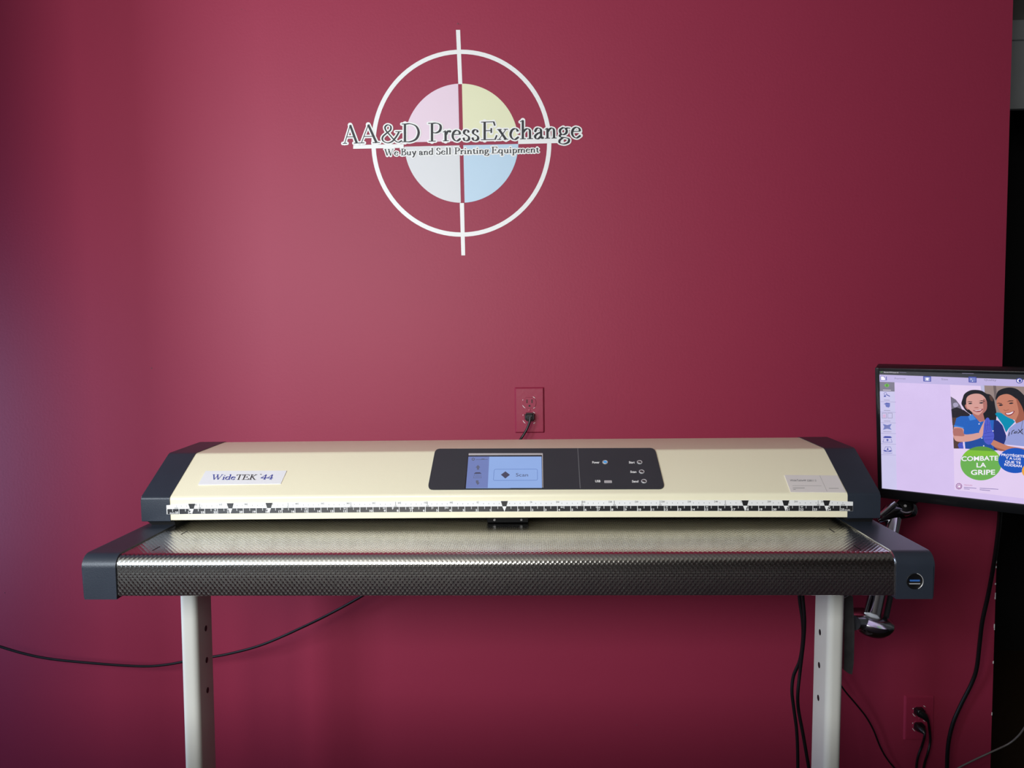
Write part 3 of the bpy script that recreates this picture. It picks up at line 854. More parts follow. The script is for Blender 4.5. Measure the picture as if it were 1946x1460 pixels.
for i in range(1, 26):
    for sg in (-1, 1):
        x = U_0 + sg * i * IN
        f.poly([(x - .0005, zb + .0002), (x + .0005, zb + .0002), (x + .0005, zm), (x - .0005, zm)], .0006, 0)
        num(f, str(i), x + sg * .0016, zb + .0014, .0040, 'l' if sg > 0 else 'r', .0006, 0)
for i in range(0, 26):
    for sg in (-1, 1):
        x = U_0 + sg * (i + .5) * IN
        f.poly([(x - .0004, zm - .0050), (x + .0004, zm - .0050), (x + .0004, zm), (x - .0004, zm)], .0006, 0)
for s_i, tx in ((4.25, '8.5'), (5.4, '11'), (6.9, 'Legal'), (8.4, '17'), (9.1, '18'), (12.1, '24'), (15.1, '30'), (16.9, '34'), (18.1, '36'), (21.1, '42'), (22.1, '44'), (24.1, '48')):
    for sg in (-1, 1):
        num(f, tx, U_0 + sg * s_i * IN, zm - .0034, .0026, 'l' if sg > 0 else 'r', .0006, 0)
for sg in (-1, 1):
    num(f, '(inch)', U_0 + sg * 25.35 * IN, zb + .0014, .0026, 'l' if sg > 0 else 'r', .0006, 0)
f.build('inch_scale', INKWHT, rul, kind='stuff')
f = Flat(onlip)
for c in range(1, 66):
    for sg in (-1, 1):
        x = U_0 + sg * c * .01
        if abs(x - XC) > .648: continue
        if c % 5 == 0:
            f.poly([(x - .0003, zt - .0050), (x + .0003, zt - .0050), (x + .0003, zt - .0004), (x - .0003, zt - .0004)], .0004, 0)
            num(f, str(c), x + sg * .0012, zt - .0040, .0028, 'l' if sg > 0 else 'r', .0004, 0)
        else:
            f.poly([(x - .0003, zt - .0062), (x + .0004, zt - .0062), (x + .0004, zt - .0040), (x - .0003, zt - .0040)], .0004, 0)
for cm, tx in ((14.85, 'A4'), (21.0, 'A3'), (29.7, 'A2'), (42.0, 'A1'), (59.4, 'A0')):
    for sg in (-1, 1):
        x = U_0 + sg * cm * .01
        f.poly([(x - .0004, zt - .0074), (x + .0004, zt - .0074), (x + .0004, zt - .0004), (x - .0004, zt - .0004)], .0004, 0)
        num(f, tx, x - .0024, zm + .0004, .0026, 'l', .0004, 0)
for sg in (-1, 1):
    num(f, '(cm)', U_0 + sg * .637, zm + .0010, .0024, 'l' if sg > 0 else 'r', .0004, 0)
f.build('centimetre_scale', INKGRY, rul, kind='stuff')
for u in (0, 18, 21, 24, -18, -21, -24):
    x = U_0 + u * IN
    f = Flat(onlip)
    f.poly([(x - .0066, zt - .0003), (x + .0066, zt - .0003), (x + .0036, zm), (x - .0036, zm)], .0008, 0)
    f.poly([(x - .0040, zm), (x + .0040, zm), (x + .0002, zb + .0006), (x - .0002, zb + .0006)], .0008, 1)
    f.build('arrow_marker', [INKBLK, INKWHT], rul)

# ---- things on the sloped hood face
SN = Vector((0, -(SLZ - ZT), (SLY - YF))).normalized()   # outward normal of the slope
SP0 = Vector((XC, (YF + SLY) / 2, (ZT + SLZ) / 2 + .0014))


def onslope(px, py, lift=0.0):
    return at_plane(px, py, SP0, SN) + SN * lift


def slab(name, outline, h0, h1, m, parent, bev=0.0, label=None):
    """Plate with its own thickness lying on the slope; outline in picture pixels."""
    n = len(outline)
    vs = [onslope(a, b, h0) for a, b in outline] + [onslope(a, b, h1) for a, b in outline]
    fs = [[i, (i + 1) % n, n + (i + 1) % n, n + i] for i in range(n)] + [list(range(n, 2 * n))]
    o = make(name, vs, fs, m, parent, label=label)
    bm = bmesh.new(); bm.from_mesh(o.data); bmesh.ops.recalc_face_normals(bm, faces=bm.faces[:]); bm.to_mesh(o.data); bm.free()
    return o


def rounded(poly, rad, n=5):
    out = []
    k = len(poly)
    rr = rad if isinstance(rad, (list, tuple)) else [rad] * k
    for i, p in enumerate(poly):
        out += round_corner(poly[i - 1], p, poly[(i + 1) % k], rr[i], n) if rr[i] else [p]
    return out


panel_pts = rounded([(827.5, 854.5), (1244.0, 853.0), (1263.5, 930.5), (812.5, 932.0)], [9, 9, 11, 11])
cp = slab('control_panel', panel_pts, -.004, .0022, BLACKP, SC, label='black control panel with rounded corners')
slab('panel_seam', [(1097.2, 854), (1098.6, 854), (1103.4, 930), (1101.8, 930)], .0016, .0025, mat('seam_grey', (104, 106, 110), rough=.4), cp)
# touchscreen
ts = slab('touchscreen', [(889.5, 865.8), (1031, 865.4), (1031.5, 929.8), (883.5, 930)], .0018, .0029, BEZEL, SC, label='backlit blue touchscreen')
slab('screen_rim', [(891, 864.3), (1031.5, 864.0), (1031.8, 867.2), (890.5, 867.6)], .0026, .0036, BUTTON, ts)
slab('screen_rim', [(1030.0, 866), (1031.6, 866), (1032.4, 929), (1030.8, 929)], .0026, .0034, BUTTON, ts)
slab('display', [(890.4, 870.3), (1029.2, 870.0), (1030.0, 929.8), (885.5, 930)], .0024, .0031, lit('display_blue', (142, 172, 226)), ts)
slab('sidebar', [(890.6, 870.3), (930, 870.2), (927, 929.8), (885.7, 930)], .0028, .0033, lit('sidebar_blue', (110, 126, 182)), ts)
SD = lit('screen_dark', (68, 70, 92)); SG = lit('screen_grey_blue', (92, 98, 122))
f = Flat(onslope)
f.poly([(952, 905), (960.6, 898.6), (969.2, 905.2), (960.4, 912.2)], .0035, 0)
f.text('Scan', 980.5, 1003.5, 908.3, 902.0, lift=.0035, mi=0)
fr = rounded([(939.5, 894.5), (1021.2, 894.2), (1021.5, 915.4), (937.6, 915.8)], 3, 4)
for i in range(len(fr)):
    f.stroke([fr[i], fr[(i + 1) % len(fr)]], .7, .0034, 1)
f.poly([(908.5, 886.5), (913, 891.5), (910.6, 891.5), (910.6, 895.6), (906.6, 895.6), (906.6, 891.5), (904, 891.5)], .0036, 2)
f.poly([(904.5, 920), (908, 924.8), (912, 920), (909.6, 920), (909.6, 915.8), (904.6, 915.8), (904.6, 920)], .0036, 2)
f.poly([(900.5, 903.5), (904, 900.6), (912, 900.4), (915.5, 903.2)], .0036, 0)
for a, b in (((902, 904.6), (900, 911.4)), ((900, 911.4), (915, 911.2)), ((915, 911.2), (913.6, 904.6)), ((903.5, 906), (912, 906)), ((903, 908.6), (912.8, 908.4))):
    f.stroke([a, b], .6, .0036, 2)
f.ellipse(899.5, 875.6, 3.2, 2.8, .0036, 2, 16); f.ellipse(899.5, 875.6, 1.6, 1.3, .0038, 3, 12)
f.stroke([(904.5, 876.5), (927, 876)], .8, .0036, 2); f.stroke([(915, 875.3), (921, 875.2)], 1.1, .0037, 2)
f.build('screen_symbols', [SD, lit('frame_blue', (88, 116, 178)), SG, lit('sidebar_blue', (110, 126, 182))], ts)
# buttons and port
for s, x0, x1, yb, hh in (('Power', 1125.5, 1139.3, 882.6, 4.0), ('Start', 1195.0, 1206, 882.6, 4.0), ('Scan', 1197.6, 1209.2, 900.6, 4.0), ('USB', 1131.0, 1141, 918.4, 4.0), ('Send', 1200.8, 1213, 918.8, 4.0)):
    Flat(onslope).text(s, x0, x1, yb, yb - hh, bold=.03, lift=.0024).build('button_lettering', INKWHT, cp)
for px, py, glow in ((1150, 880.5, 1), (1215.5, 880.6, 0), (1219.4, 898.6, 0), (1223.8, 916.8, 0)):
    c = onslope(px, py, .0022)
    b = MB().lathe(c, SN, [(0, .0056), (.0012, .0056), (.0016, .0050), (.0016, .0040), (.0006, .0036)], n=24).build('button', BUTTON, cp, smooth=30)
    MB().lathe(c + SN * .0006, SN, [(0, .0036), (.0008, .0030), (.0011, .0012)], n=20).build('button_face' if not glow else 'button_glow', GLOWBLUE if glow else DULLMET, cp, smooth=40)
slab('usb_port', rounded([(1148.0, 915.2), (1162.4, 915.2), (1163.2, 919.8), (1148.2, 919.8)], 1.2, 3), .002, .0027, BUTTON, cp)
# nameplate
npl = slab('nameplate', [(391.0, 895.8), (545.0, 895.2), (533.8, 920.0), (376.6, 921.6)], -.002, .0008, NAMEP, SC, label='white parallelogram nameplate reading WideTEK 44')
nb = 912.6
gl = []
def italic(word, x0, x1, yb, cap):
    tot = sum(GL[c][1] for c in word); k = (x1 - x0) / tot; x = x0; out = []
    for c in word:
        out.append((c, x, x + GL[c][1] * k * .96, yb, cap, -.003)); x += GL[c][1] * k
    return out
f = Flat(onslope)
f.serif(italic('Wide', 400.6, 446.6, nb, 9.6), T=.20, h=.085, slant=.42, lift=.0012, mi=0)
f.serif(italic('TEK', 447.0, 487.0, nb + .1, 9.6), T=.19, h=.075, slant=.42, lift=.0012, mi=1)
f.serif(italic('44', 494.6, 518.2, nb - .4, 9.2), T=.20, h=.085, slant=.42, lift=.0012, mi=0)
f.ellipse(496, 902.6, 1.6, .9, .0012, 2, 12)
f.build('nameplate_lettering', [INKBLUE, INKBLK, INKGRY], npl)
# asset sticker (its square code is left out)
stk = slab('asset_sticker', [(1490.8, 903.4), (1591.5, 904.4), (1607.6, 935.8), (1502.6, 935.4)], -.002, .0007, STICK, SC, label='white paper asset sticker')
f = Flat(onslope)
f.text('WideTable44', 1501, 1531.5, 915.5, 912.0, lift=.0009, mi=0, bold=.01)
f.text('S28011 S', 1533.5, 1551, 916.0, 912.4, lift=.0009, mi=0, bold=.01)
f.stroke([(1557.6, 904.6), (1571.6, 935)], .5, .0009, 1); f.stroke([(1506, 924.0), (1561, 924.2)], .5, .0009, 1)
f.stroke([(1506.5, 928.4), (1529, 928.2)], 1.1, .0009, 1); f.stroke([(1507.4, 931.2), (1512, 931.1)], 1.0, .0009, 1)
f.stroke([(1575, 929), (1593.5, 929.2)], .9, .0009, 1)
f.build('sticker_lettering', [INKGRY, mat('pale_grey_ink', (160, 156, 156), rough=.6)], stk)

# ------------------------------------------------------------------ stand
ST = thing('scanner_stand', (XC, -.41, 0), 'white steel scanner stand with two slotted legs', 'stand')
LEAN = -.011


def leg(xo, xi, label):
    z0, z1 = .05, 1.0028
    sgn = 1 if xi > xo else -1
    bm = bmesh.new(); bmesh.ops.create_cube(bm, size=1)
    for v in bm.verts:
        v.co = Vector(((xo + xi) / 2 + v.co.x * abs(xi - xo), -.415 + v.co.y * .070, (z0 + z1) / 2 + v.co.z * (z1 - z0)))
    es = [e for e in bm.edges if abs(e.verts[0].co.z - e.verts[1].co.z) > .1 and e.verts[0].co.y < -.42]
    bmesh.ops.bevel(bm, geom=es, offset=.012, segments=5, affect='EDGES', profile=.5)
    for v in bm.verts:
        v.co.x += LEAN * (1.0 - v.co.z) * -1 * -1
    mb = MB(); mb.frombm(bm); return mb.build('leg', LEGW, ST, smooth=35, label=label)


for xo, xi, hx, hys in ((-.732, -.697, 383, (1203, 1266.5, 1327.5)), (.602, .5695, 1564, (1206, 1270, 1334))):
    lg = leg(xo, xi, 'white leg with slotted holes on its inner face')
    sgn = 1 if xi > xo else -1
    for py in hys:
        d = ray(hx, py); p = CAM + d * ((xi - CAM.x) / d.x)
        xx = xi + LEAN * (1.0 - p.z)
        prof = []
        for i in range(20):
            a = 2 * math.pi * i / 20
            prof.append((-.408 + .0052 * math.cos(a), p.z + .0062 * math.sin(a)))
        mb = MB(); k = len(prof)
        mb.add([(xx - sgn * .0005, y, z) for y, z in prof] + [(xx + sgn * .0005, y, z) for y, z in prof],
               [[i, (i + 1) % k, k + (i + 1) % k, k + i] for i in range(k)] + [list(range(k, 2 * k))])
        mb.build('slot_hole', BLACK, lg)
for x in (-.725, .578):
    MB().box(x - .022, x + .022, -.70, -.13, .03, .075, .006).build('foot', LEGW, ST, smooth=35)
    for y in (-.66, -.17):
        MB().lathe((x, y, 0), (0, 0, 1), [(0, .02), (.012, .02), (.016, .009), (.032, .008)], n=18).build('levelling_foot', VBLACK, ST, smooth=35)
MB().box(-.72, .575, -.425, -.395, .16, .22, .004).build('crossbar', LEGW, ST, smooth=35)

# ------------------------------------------------------------------ monitor
MH = .31
MO = Vector((.72492904, -.28154784, 1.3635883))
ya, ti, ro = -.60373469, .28080585, .01329528
MR = Matrix.Rotation(ya, 3, 'Z') @ Matrix.Rotation(ti, 3, 'X') @ Matrix.Rotation(ro, 3, 'Y')
MX, MY, MZ = MR.col[0].copy(), MR.col[1].copy(), MR.col[2].copy()   # right, into the back, up
MWD = .50
MON = thing('monitor', tuple(MO + MX * .25 - MZ * MH), 'black flat-panel monitor showing a poster preview beside the scanner', 'monitor')


def mon(x, y, z):
    return MO + MX * x + MY * y + MZ * z


def monbox(name, x0, x1, y0, y1, z0, z1, m, parent, bev=0):
    mb = MB(); mb.box(x0, x1, y0, y1, z0, z1, bev)
    mb.v = [mon(*v) for v in mb.v]
    return mb.build(name, m, parent, smooth=35)


def onmon(px, py, lift=0.0):
    return at_plane(px, py, MO, MY) - MY * lift


def monuv(px, py):
    p = onmon(px, py) - MO; return p.dot(MX), p.dot(MZ)


bx0, bz1 = monuv(1671, 704.5)                  # inner corner of the bezel
bz0 = monuv(1672, 928)[1]
bx1 = MWD - bx0
cs = monbox('casing', 0, MWD, .003, .030, -MH, 0, BEZEL, MON, .003)
for q in ((0, bx0, -MH, 0), (bx1, MWD, -MH, 0)):
    monbox('bezel', q[0], q[1], -.002, .004, q[2], q[3], BEZEL, cs, .001)
monbox('bezel', bx0, bx1, -.002, .004, bz1, 0, BEZEL, cs, .001)
monbox('bezel', bx0, bx1, -.002, .004, -MH, bz0, BEZEL, cs, .001)
monbox('rear_housing', .10, MWD - .10, .03, .062, -MH + .05, -.06, BEZEL, MON, .008)
# screen
PALE = lit('lavender_page', (214, 194, 238)); 
mb = MB(); mb.add([mon(bx0, .0015, bz0), mon(bx1, .0015, bz0), mon(bx1, .0015, bz1), mon(bx0, .0015, bz1)], [[0, 1, 2, 3]])
sc = make('screen', mb.v, mb.f, PALE, MON, label='lit screen with a lavender page')
def scr(px, py, lift=0.0): return onmon(px, py, lift - .0012)


def Z6(x, y): return (1640 + x / 4.562, 680 + y / 4.562)
def ZF(x, y): return (1780 + x / 6.349, 720 + y / 6.349)
def Z2(x, y): return (1660 + x / 6.804, 690 + y / 6.804)


EXT = 2100
TOPS = .0262                                     # slope of horizontal lines near the screen top
BAR = lit('title_bar', (58, 60, 66)); TOOL = lit('toolbar_lilac', (192, 180, 226)); SIDE = lit('sidebar_lilac', (203, 190, 232))
SIDE2 = lit('sidebar_pale', (205, 200, 236)); LINE = lit('line_lilac', (160, 150, 196)); BLU = lit('icon_blue', (64, 74, 164)); BLU2 = lit('icon_soft_blue', (120, 130, 196))
GRYT = lit('tool_grey', (128, 122, 150)); GRNI = lit('icon_green', (110, 190, 70)); WHT = lit('page_white', (246, 240, 252))
f = Flat(scr)
def hl(y0, slope, x0=1668, x1=EXT): return (x1, y0 + slope * (x1 - x0))
# title bar and toolbar run the full width of the screen
lo_, hi_ = 1900.0, 2600.0
for _ in range(40):
    md_ = (lo_ + hi_) / 2
    lo_, hi_ = (md_, hi_) if monuv(md_, 704.5 + .036 * (md_ - 1670))[0] < bx1 - .0005 else (lo_, md_)
XS1 = lo_                                       # right edge of the screen
f.poly([(1669.5, 703.2), hl(703.2, .032, 1669.5, XS1), hl(712.2, .036, 1669.5, XS1), (1669.7, 712.2)], .0004, 0)
f.poly([(1669.7, 712.2), hl(712.2, .036, 1669.7, XS1), hl(726.0, .041, 1669.7, XS1), (1670.0, 726.0)], .0004, 1)
f.build('toolbar', [BAR, TOOL], sc)
f = Flat(scr)
f.poly([(1670, 726), (1700, 727), (1704.2, 931.6), (1672.2, 929.8)], .0003, 0)
f.poly([(1670, 726), (1699.7, 726.9), (1700, 744.6), (1670.3, 743.8)], .0005, 1)
f.build('sidebar', [SIDE2, lit('active_grey', (126, 122, 140))], sc)
f = Flat(scr)
I = {'blue': 0, 'soft': 1, 'line': 2, 'grey': 3, 'green': 4, 'white': 5, 'dark': 6, 'pink': 7}
IM = [BLU, BLU2, LINE, GRYT, GRNI, WHT, lit('icon_dark', (52, 52, 70)), lit('icon_pink', (214, 178, 216))]
# separators
for y in (512, 648, 788, 928, 1068, 1212):
    a = (1660 + 92 / 6.95, 690 + y / 6.95); f.stroke([a, (a[0] + 29.5, a[1] + 1.0)], .6, .0006, 2)
def T7(x, y): return (1660 + x / 6.95, 690 + y / 6.95)
f.build('separator_lines', IM, sc, kind='stuff'); f = Flat(scr)
# start icon
f.poly([T7(138, 297), T7(176, 270), T7(212, 298), T7(176, 325)], .0007, 4); f.stroke([T7(176, 282), T7(176, 314)], 1.4, .0008, 6)
f.stroke([T7(124, 358), T7(230, 361)], .8, .0007, 5)
f.build('sidebar_icon', IM, sc); f = Flat(scr)
# magnifier
for i in range(14):
    a, b = 2 * math.pi * i / 14, 2 * math.pi * (i + 1) / 14
    f.stroke([T7(156 + 18 * math.cos(a), 408 + 17 * math.sin(a)), T7(156 + 18 * math.cos(b), 408 + 17 * math.sin(b))], .7, .0007, 0)
f.stroke([T7(172, 420), T7(216, 442)], 1.5, .0007, 0); f.ellipse(*T7(150, 440), 2.2, 1.4, .0007, 0, 12)
f.build('sidebar_icon', IM, sc); f = Flat(scr)
# folded sheet
f.poly([T7(150, 545), T7(165, 525), T7(218, 532), T7(216, 575), T7(200, 592), T7(165, 582)], .0007, 1); f.stroke([T7(138, 545), T7(165, 532), T7(210, 534)], 1.0, .0008, 0)
for yy in (550, 562, 574): f.stroke([T7(164, yy), T7(212, yy + 2)], .4, .0008, 0)
f.build('sidebar_icon', IM, sc); f = Flat(scr)
# two pages
for x in (110, 186):
    f.frame(*T7(x, 662), *T7(x + 62, 732), .6, .0007, 3)
f.rect(*T7(124, 680), *T7(160, 722), .0007, 7)
f.build('sidebar_icon', IM, sc); f = Flat(scr)
# crooked page
f.poly([T7(124, 806), T7(180, 822), T7(240, 806), T7(216, 850), T7(238, 884), T7(180, 870), T7(126, 884), T7(142, 845)], .0007, 1)
for yy in (832, 848, 864): f.stroke([T7(146, yy), T7(212, yy)], .5, .0008, 3)
f.build('sidebar_icon', IM, sc); f = Flat(scr)
# lift out / lower in icons
f.poly([T7(122, 985), T7(150, 968), T7(222, 970), T7(246, 986), T7(222, 993), T7(146, 992)], .0007, 0)
for a, b in ((T7(140, 1000), T7(122, 1046)), (T7(122, 1046), T7(246, 1050)), (T7(246, 1050), T7(230, 1002))): f.stroke([a, b], .6, .0007, 0)
f.poly([T7(184, 1004), T7(206, 1022), T7(190, 1022), T7(190, 1036), T7(178, 1036), T7(178, 1022), T7(162, 1021)], .0008, 0)
f.build('sidebar_icon', IM, sc); f = Flat(scr)
for a, b in ((T7(158, 1108), T7(140, 1150)), (T7(158, 1108), T7(224, 1110)), (T7(224, 1110), T7(240, 1152)), (T7(126, 1190), T7(248, 1193))): f.stroke([a, b], .6, .0007, 0)
f.poly([T7(124, 1160), T7(150, 1152), T7(188, 1166), T7(224, 1154), T7(250, 1164), T7(222, 1174), T7(150, 1172)], .0007, 0)
f.poly([T7(188, 1158), T7(204, 1140), T7(193, 1140), T7(193, 1122), T7(181, 1122), T7(181, 1140), T7(170, 1140)], .0008, 0)
f.build('sidebar_icon', IM, sc); f = Flat(scr)
for y, x0, x1 in ((491, 138, 214), (628, 136, 220), (768, 136, 222), (908, 130, 236)):
    f.stroke([T7(x0, y), T7(x1, y + 3)], .7, .0007, 3)
f.build('sidebar_caption', IM, sc, kind='stuff'); f = Flat(scr)
# toolbar icons
f.poly([Z2(92, 172), Z2(132, 172), Z2(132, 190), Z2(152, 192), Z2(154, 228), Z2(94, 226)], .0007, 5)
for a, b in (((92, 172), (132, 172)), ((132, 172), (152, 192)), ((152, 192), (154, 228)), ((154, 228), (94, 226)), ((94, 226), (92, 172))): f.stroke([Z2(*a), Z2(*b)], .8, .0008, 0)
f.stroke([Z2(166, 176), Z2(168, 228)], 1.2, .0008, 0)
f.build('toolbar_icon', IM, sc); f = Flat(scr)
f.poly([Z2(642, 170), Z2(744, 174), Z2(744, 244), Z2(644, 240)], .0006, 0); f.poly([Z2(654, 180), Z2(734, 183), Z2(734, 236), Z2(655, 233)], .0007, 1)
f.poly([Z2(668, 192), Z2(722, 222), Z2(716, 228), Z2(664, 198)], .0008, 5); f.poly([Z2(716, 192), Z2(724, 198), Z2(672, 228), Z2(664, 222)], .0008, 5)
f.poly([Z2(682, 190), Z2(706, 191), Z2(704, 230), Z2(684, 229)], .0008, 5)
f.build('toolbar_icon', IM, sc); f = Flat(scr)
f.poly([Z2(1228, 178), Z2(1330, 182), Z2(1332, 256), Z2(1230, 252)], .0006, 0); f.poly([Z2(1240, 188), Z2(1320, 191), Z2(1321, 246), Z2(1241, 243)], .0007, 1)
f.stroke([Z2(1250, 212), Z2(1262, 205), Z2(1274, 214)], .8, .0008, 5); f.ellipse(*Z2(1280, 236), 1.0, 1.0, .0008, 5, 10)
f.build('toolbar_icon', IM, sc); f = Flat(scr)
f.ellipse(*Z2(1886, 230), 6.4, 5.2, .0007, 0, 24); f.ellipse(*Z2(1886, 230), 4.6, 3.7, .0008, 5, 24); f.ellipse(*Z2(1892, 230), 2.6, 3.0, .0009, 0, 16)
f.build('toolbar_icon', IM, sc); f = Flat(scr)
f.text('Format', *(Z2(274, 0)[0], Z2(416, 0)[0]), Z2(0, 211)[1], Z2(0, 190)[1], slope=.02, lift=.0007, mi=3)
f.build('toolbar_word', IM, sc); f = Flat(scr)
f.text('Size', Z2(876, 0)[0], Z2(962, 0)[0], Z2(0, 222)[1], Z2(0, 198)[1], slope=.03, lift=.0007, mi=3)
f.build('toolbar_word', IM, sc); f = Flat(scr)
f.text('Quality', Z2(1430, 0)[0], Z2(1588, 0)[0], Z2(0, 230)[1], Z2(0, 206)[1], slope=.035, lift=.0007, mi=3)
f.build('toolbar_word', IM, sc); f = Flat(scr)
f.text('ScanWizard', Z2(132, 0)[0], Z2(320, 0)[0], Z2(0, 128)[1], Z2(0, 114)[1], slope=.02, lift=.0007, mi=5)
f.stroke([Z2(334, 123), Z2(424, 127)], .8, .0007, 3); f.stroke([Z2(92, 122), Z2(118, 114)], .7, .0007, 4); f.stroke([Z2(1144, 134), Z2(1296, 138)], 1.0, .0007, 3)
f.build('title_text', IM, sc, kind='stuff')

# the scanned poster shown on the screen: photograph, coloured discs, footer
PC = {}
PM = []


def pc(name, col):
    if name not in PC:
        PC[name] = len(PM); PM.append(lit('poster_' + name, col))
    return PC[name]


f = Flat(scr)
def P(pts, col, lift, sm=False):
    q = [ZF(*p) for p in pts]
    if sm: q = [tuple(v) for v in crom(q, 5, closed=True)]
    f.poly(q, lift, col)
hairc, skin1, skin2 = pc('hair', (30, 30, 36)), pc('skin_light', (214, 158, 150)), pc('skin_tan', (196, 126, 104))
skin1d, skin2d = pc('skin_light_shade', (176, 112, 106)), pc('skin_tan_shade', (158, 92, 74))
denim, denimd, glove, gloved = pc('denim', (38, 98, 188)), pc('denim_dark', (34, 48, 118)), pc('glove', (82, 92, 200)), pc('glove_dark', (56, 62, 160))
tan, tand, teal, shirt, white, dark = pc('backdrop', (150, 132, 128)), pc('backdrop_dark', (112, 98, 98)), pc('teal', (0, 140, 176)), pc('shirt', (150, 158, 214)), pc('white', (244, 232, 244)), pc('dark', (40, 36, 44))
lav, grey, lip, brown = pc('pale', (226, 206, 240)), pc('grey', (110, 104, 122)), pc('lip', (150, 60, 70)), pc('brown', (84, 62, 56))
R_ = 1500                                        # the picture runs on past the frame's edge
P([(160, 72), (R_, 112), (R_, 895), (205, 845)], lav, .0004)
P([(560, 82), (R_, 110), (R_, 420), (700, 460), (600, 300)], tan, .0005)
P([(528, 80), (575, 84), (580, 190), (540, 180)], pc('blind', (188, 186, 222)), .00055)
P([(682, 84), (716, 86), (730, 260), (700, 260)], tand, .0006)
P([(168, 215), (232, 255), (285, 325), (330, 430), (330, 560), (190, 560)], grey, .0005)
P([(176, 370), (240, 345), (330, 380), (400, 430), (400, 470), (240, 470), (190, 540)], dark, .0006)
P([(200, 300), (240, 290), (262, 320), (236, 345), (205, 340)], pc('mist', (168, 160, 190)), .0006, True)
P([(190, 470), (300, 470), (320, 845), (206, 843)], brown, .0006)
# girl
P([(460, 135), (395, 145), (335, 185), (312, 245), (298, 300), (322, 345), (350, 385), (410, 430), (560, 500), (640, 600), (700, 600), (722, 440), (706, 330), (690, 250), (650, 195), (600, 180), (540, 145)], hairc, .0007, True)
P([(636, 205), (670, 215), (680, 270), (650, 260)], brown, .0008, True)
P([(428, 405), (560, 420), (585, 520), (500, 520), (440, 450)], skin1d, .0008)
P([(212, 570), (238, 475), (290, 452), (380, 452), (430, 428), (520, 525), (560, 515), (640, 500), (720, 500), (790, 560), (838, 690), (828, 790), (800, 862), (690, 866), (345, 845), (325, 640)], denim, .0008)
P([(690, 500), (740, 505), (795, 565), (840, 690), (826, 800), (770, 868), (690, 860), (680, 740)], denimd, .0009)
P([(350, 760), (560, 720), (660, 800), (690, 866), (345, 845)], pc('denim_mid', (34, 76, 158)), .0009)
P([(380, 455), (428, 428), (475, 490), (400, 505)], pc('denim_light', (70, 134, 218)), .0010)
P([(208, 560), (325, 585), (322, 606), (208, 582)], pc('denim_light', (70, 134, 218)), .0010)
P([(350, 312), (340, 330), (360, 365), (385, 372), (372, 320)], skin1d, .0009, True)
P([(356, 300), (362, 232), (402, 196), (470, 180), (540, 192), (590, 240), (608, 310), (600, 370), (562, 418), (502, 440), (445, 418), (398, 378), (366, 350)], skin1, .0010, True)
P([(560, 250), (600, 260), (608, 320), (600, 375), (560, 420), (510, 440), (560, 380)], skin1d, .0011, True)
for e in (((362, 284), (390, 272), (428, 276), (428, 284), (390, 281)), ((504, 272), (540, 260), (580, 268), (580, 276), (540, 269))): P(e, hairc, .0012)
for e in (((380, 300), (404, 290), (432, 298), (404, 306)), ((510, 292), (540, 283), (566, 290), (540, 300))): P(e, dark, .0012, True)
P([(448, 350), (478, 342), (506, 346), (500, 354), (474, 356)], skin1d, .0012, True)
P([(438, 382), (490, 378), (556, 362), (552, 378), (520, 398), (478, 400)], lip, .0012, True)
P([(452, 384), (492, 382), (546, 368), (530, 382), (480, 390)], white, .0013)
P([(204, 605), (225, 582), (322, 604), (330, 668), (420, 668), (512, 655), (548, 700), (440, 745), (330, 762), (235, 752), (200, 690)], skin1, .0011, True)
P([(204, 605), (300, 600), (325, 650), (330, 690), (250, 690), (204, 680)], skin1d, .0012, True)
P([(512, 655), (530, 600), (556, 545), (578, 502), (592, 500), (585, 560), (566, 630), (548, 702)], skin1, .0012, True)
P([(566, 600), (580, 510), (604, 472), (632, 478), (648, 530), (662, 600), (692, 668), (684, 740), (640, 795), (585, 770), (562, 700)], glove, .0013, True)
for a, b in (((586, 540), (600, 640)), ((610, 500), (620, 620)), ((634, 520), (646, 620)), ((572, 660), (680, 640)), ((572, 700), (688, 690)), ((580, 740), (670, 730)), ((600, 560), (630, 556))):
    f.stroke([ZF(*a), ZF(*b)], .7, .0014, gloved)
P([(255, 800), (270, 775), (312, 765), (326, 842), (272, 842)], glove, .0011)
for yy in (790, 812, 832): f.stroke([ZF(262, yy), ZF(318, yy - 10)], .7, .0012, gloved)
for c in ((512, 545), (545, 716), (568, 810), (680, 630)): f.ellipse(*ZF(*c), 1.2, 1.1, .0014, white, 10)
# woman
P([(716, 250), (722, 190), (745, 148), (800, 120), (880, 106), (960, 122), (1030, 175), (1110, 280), (1130, 430), (1060, 470), (1000, 330), (900, 200), (780, 200)], hairc, .0009, True)
P([(705, 425), (730, 405), (800, 420), (900, 470), (946, 520), (870, 600), (838, 650), (800, 560)], teal, .0010)
P([(930, 470), (1060, 430), (1080, 540), (960, 545)], skin2d, .0010)
P([(945, 545), (1010, 520), (1060, 495), (1200, 500), (1300, 700), (1300, 840), (812, 792), (850, 690), (875, 600)], shirt, .0011)
f.stroke([ZF(1040, 500), ZF(1020, 600), ZF(1045, 680)], 1.0, .0012, grey)
P([(722, 292), (740, 225), (795, 192), (870, 188), (950, 235), (1015, 310), (1052, 410), (1040, 465), (960, 498), (880, 475), (800, 428), (750, 372)], skin2, .0012, True)
P([(960, 240), (1015, 310), (1052, 410), (1040, 465), (960, 498), (990, 400)], skin2d, .0013, True)
for e in (((722, 300), (748, 288), (788, 296), (788, 304), (748, 297)), ((842, 280), (876, 262), (925, 262), (925, 270), (878, 272))): P(e, hairc, .0014)
for e in (((748, 318), (772, 308), (802, 316), (774, 328)), ((870, 298), (898, 286), (928, 292), (900, 304))): P(e, dark, .0014, True)
P([(806, 370), (836, 380), (872, 366), (862, 378), (832, 388), (810, 380)], skin2d, .0014, True)
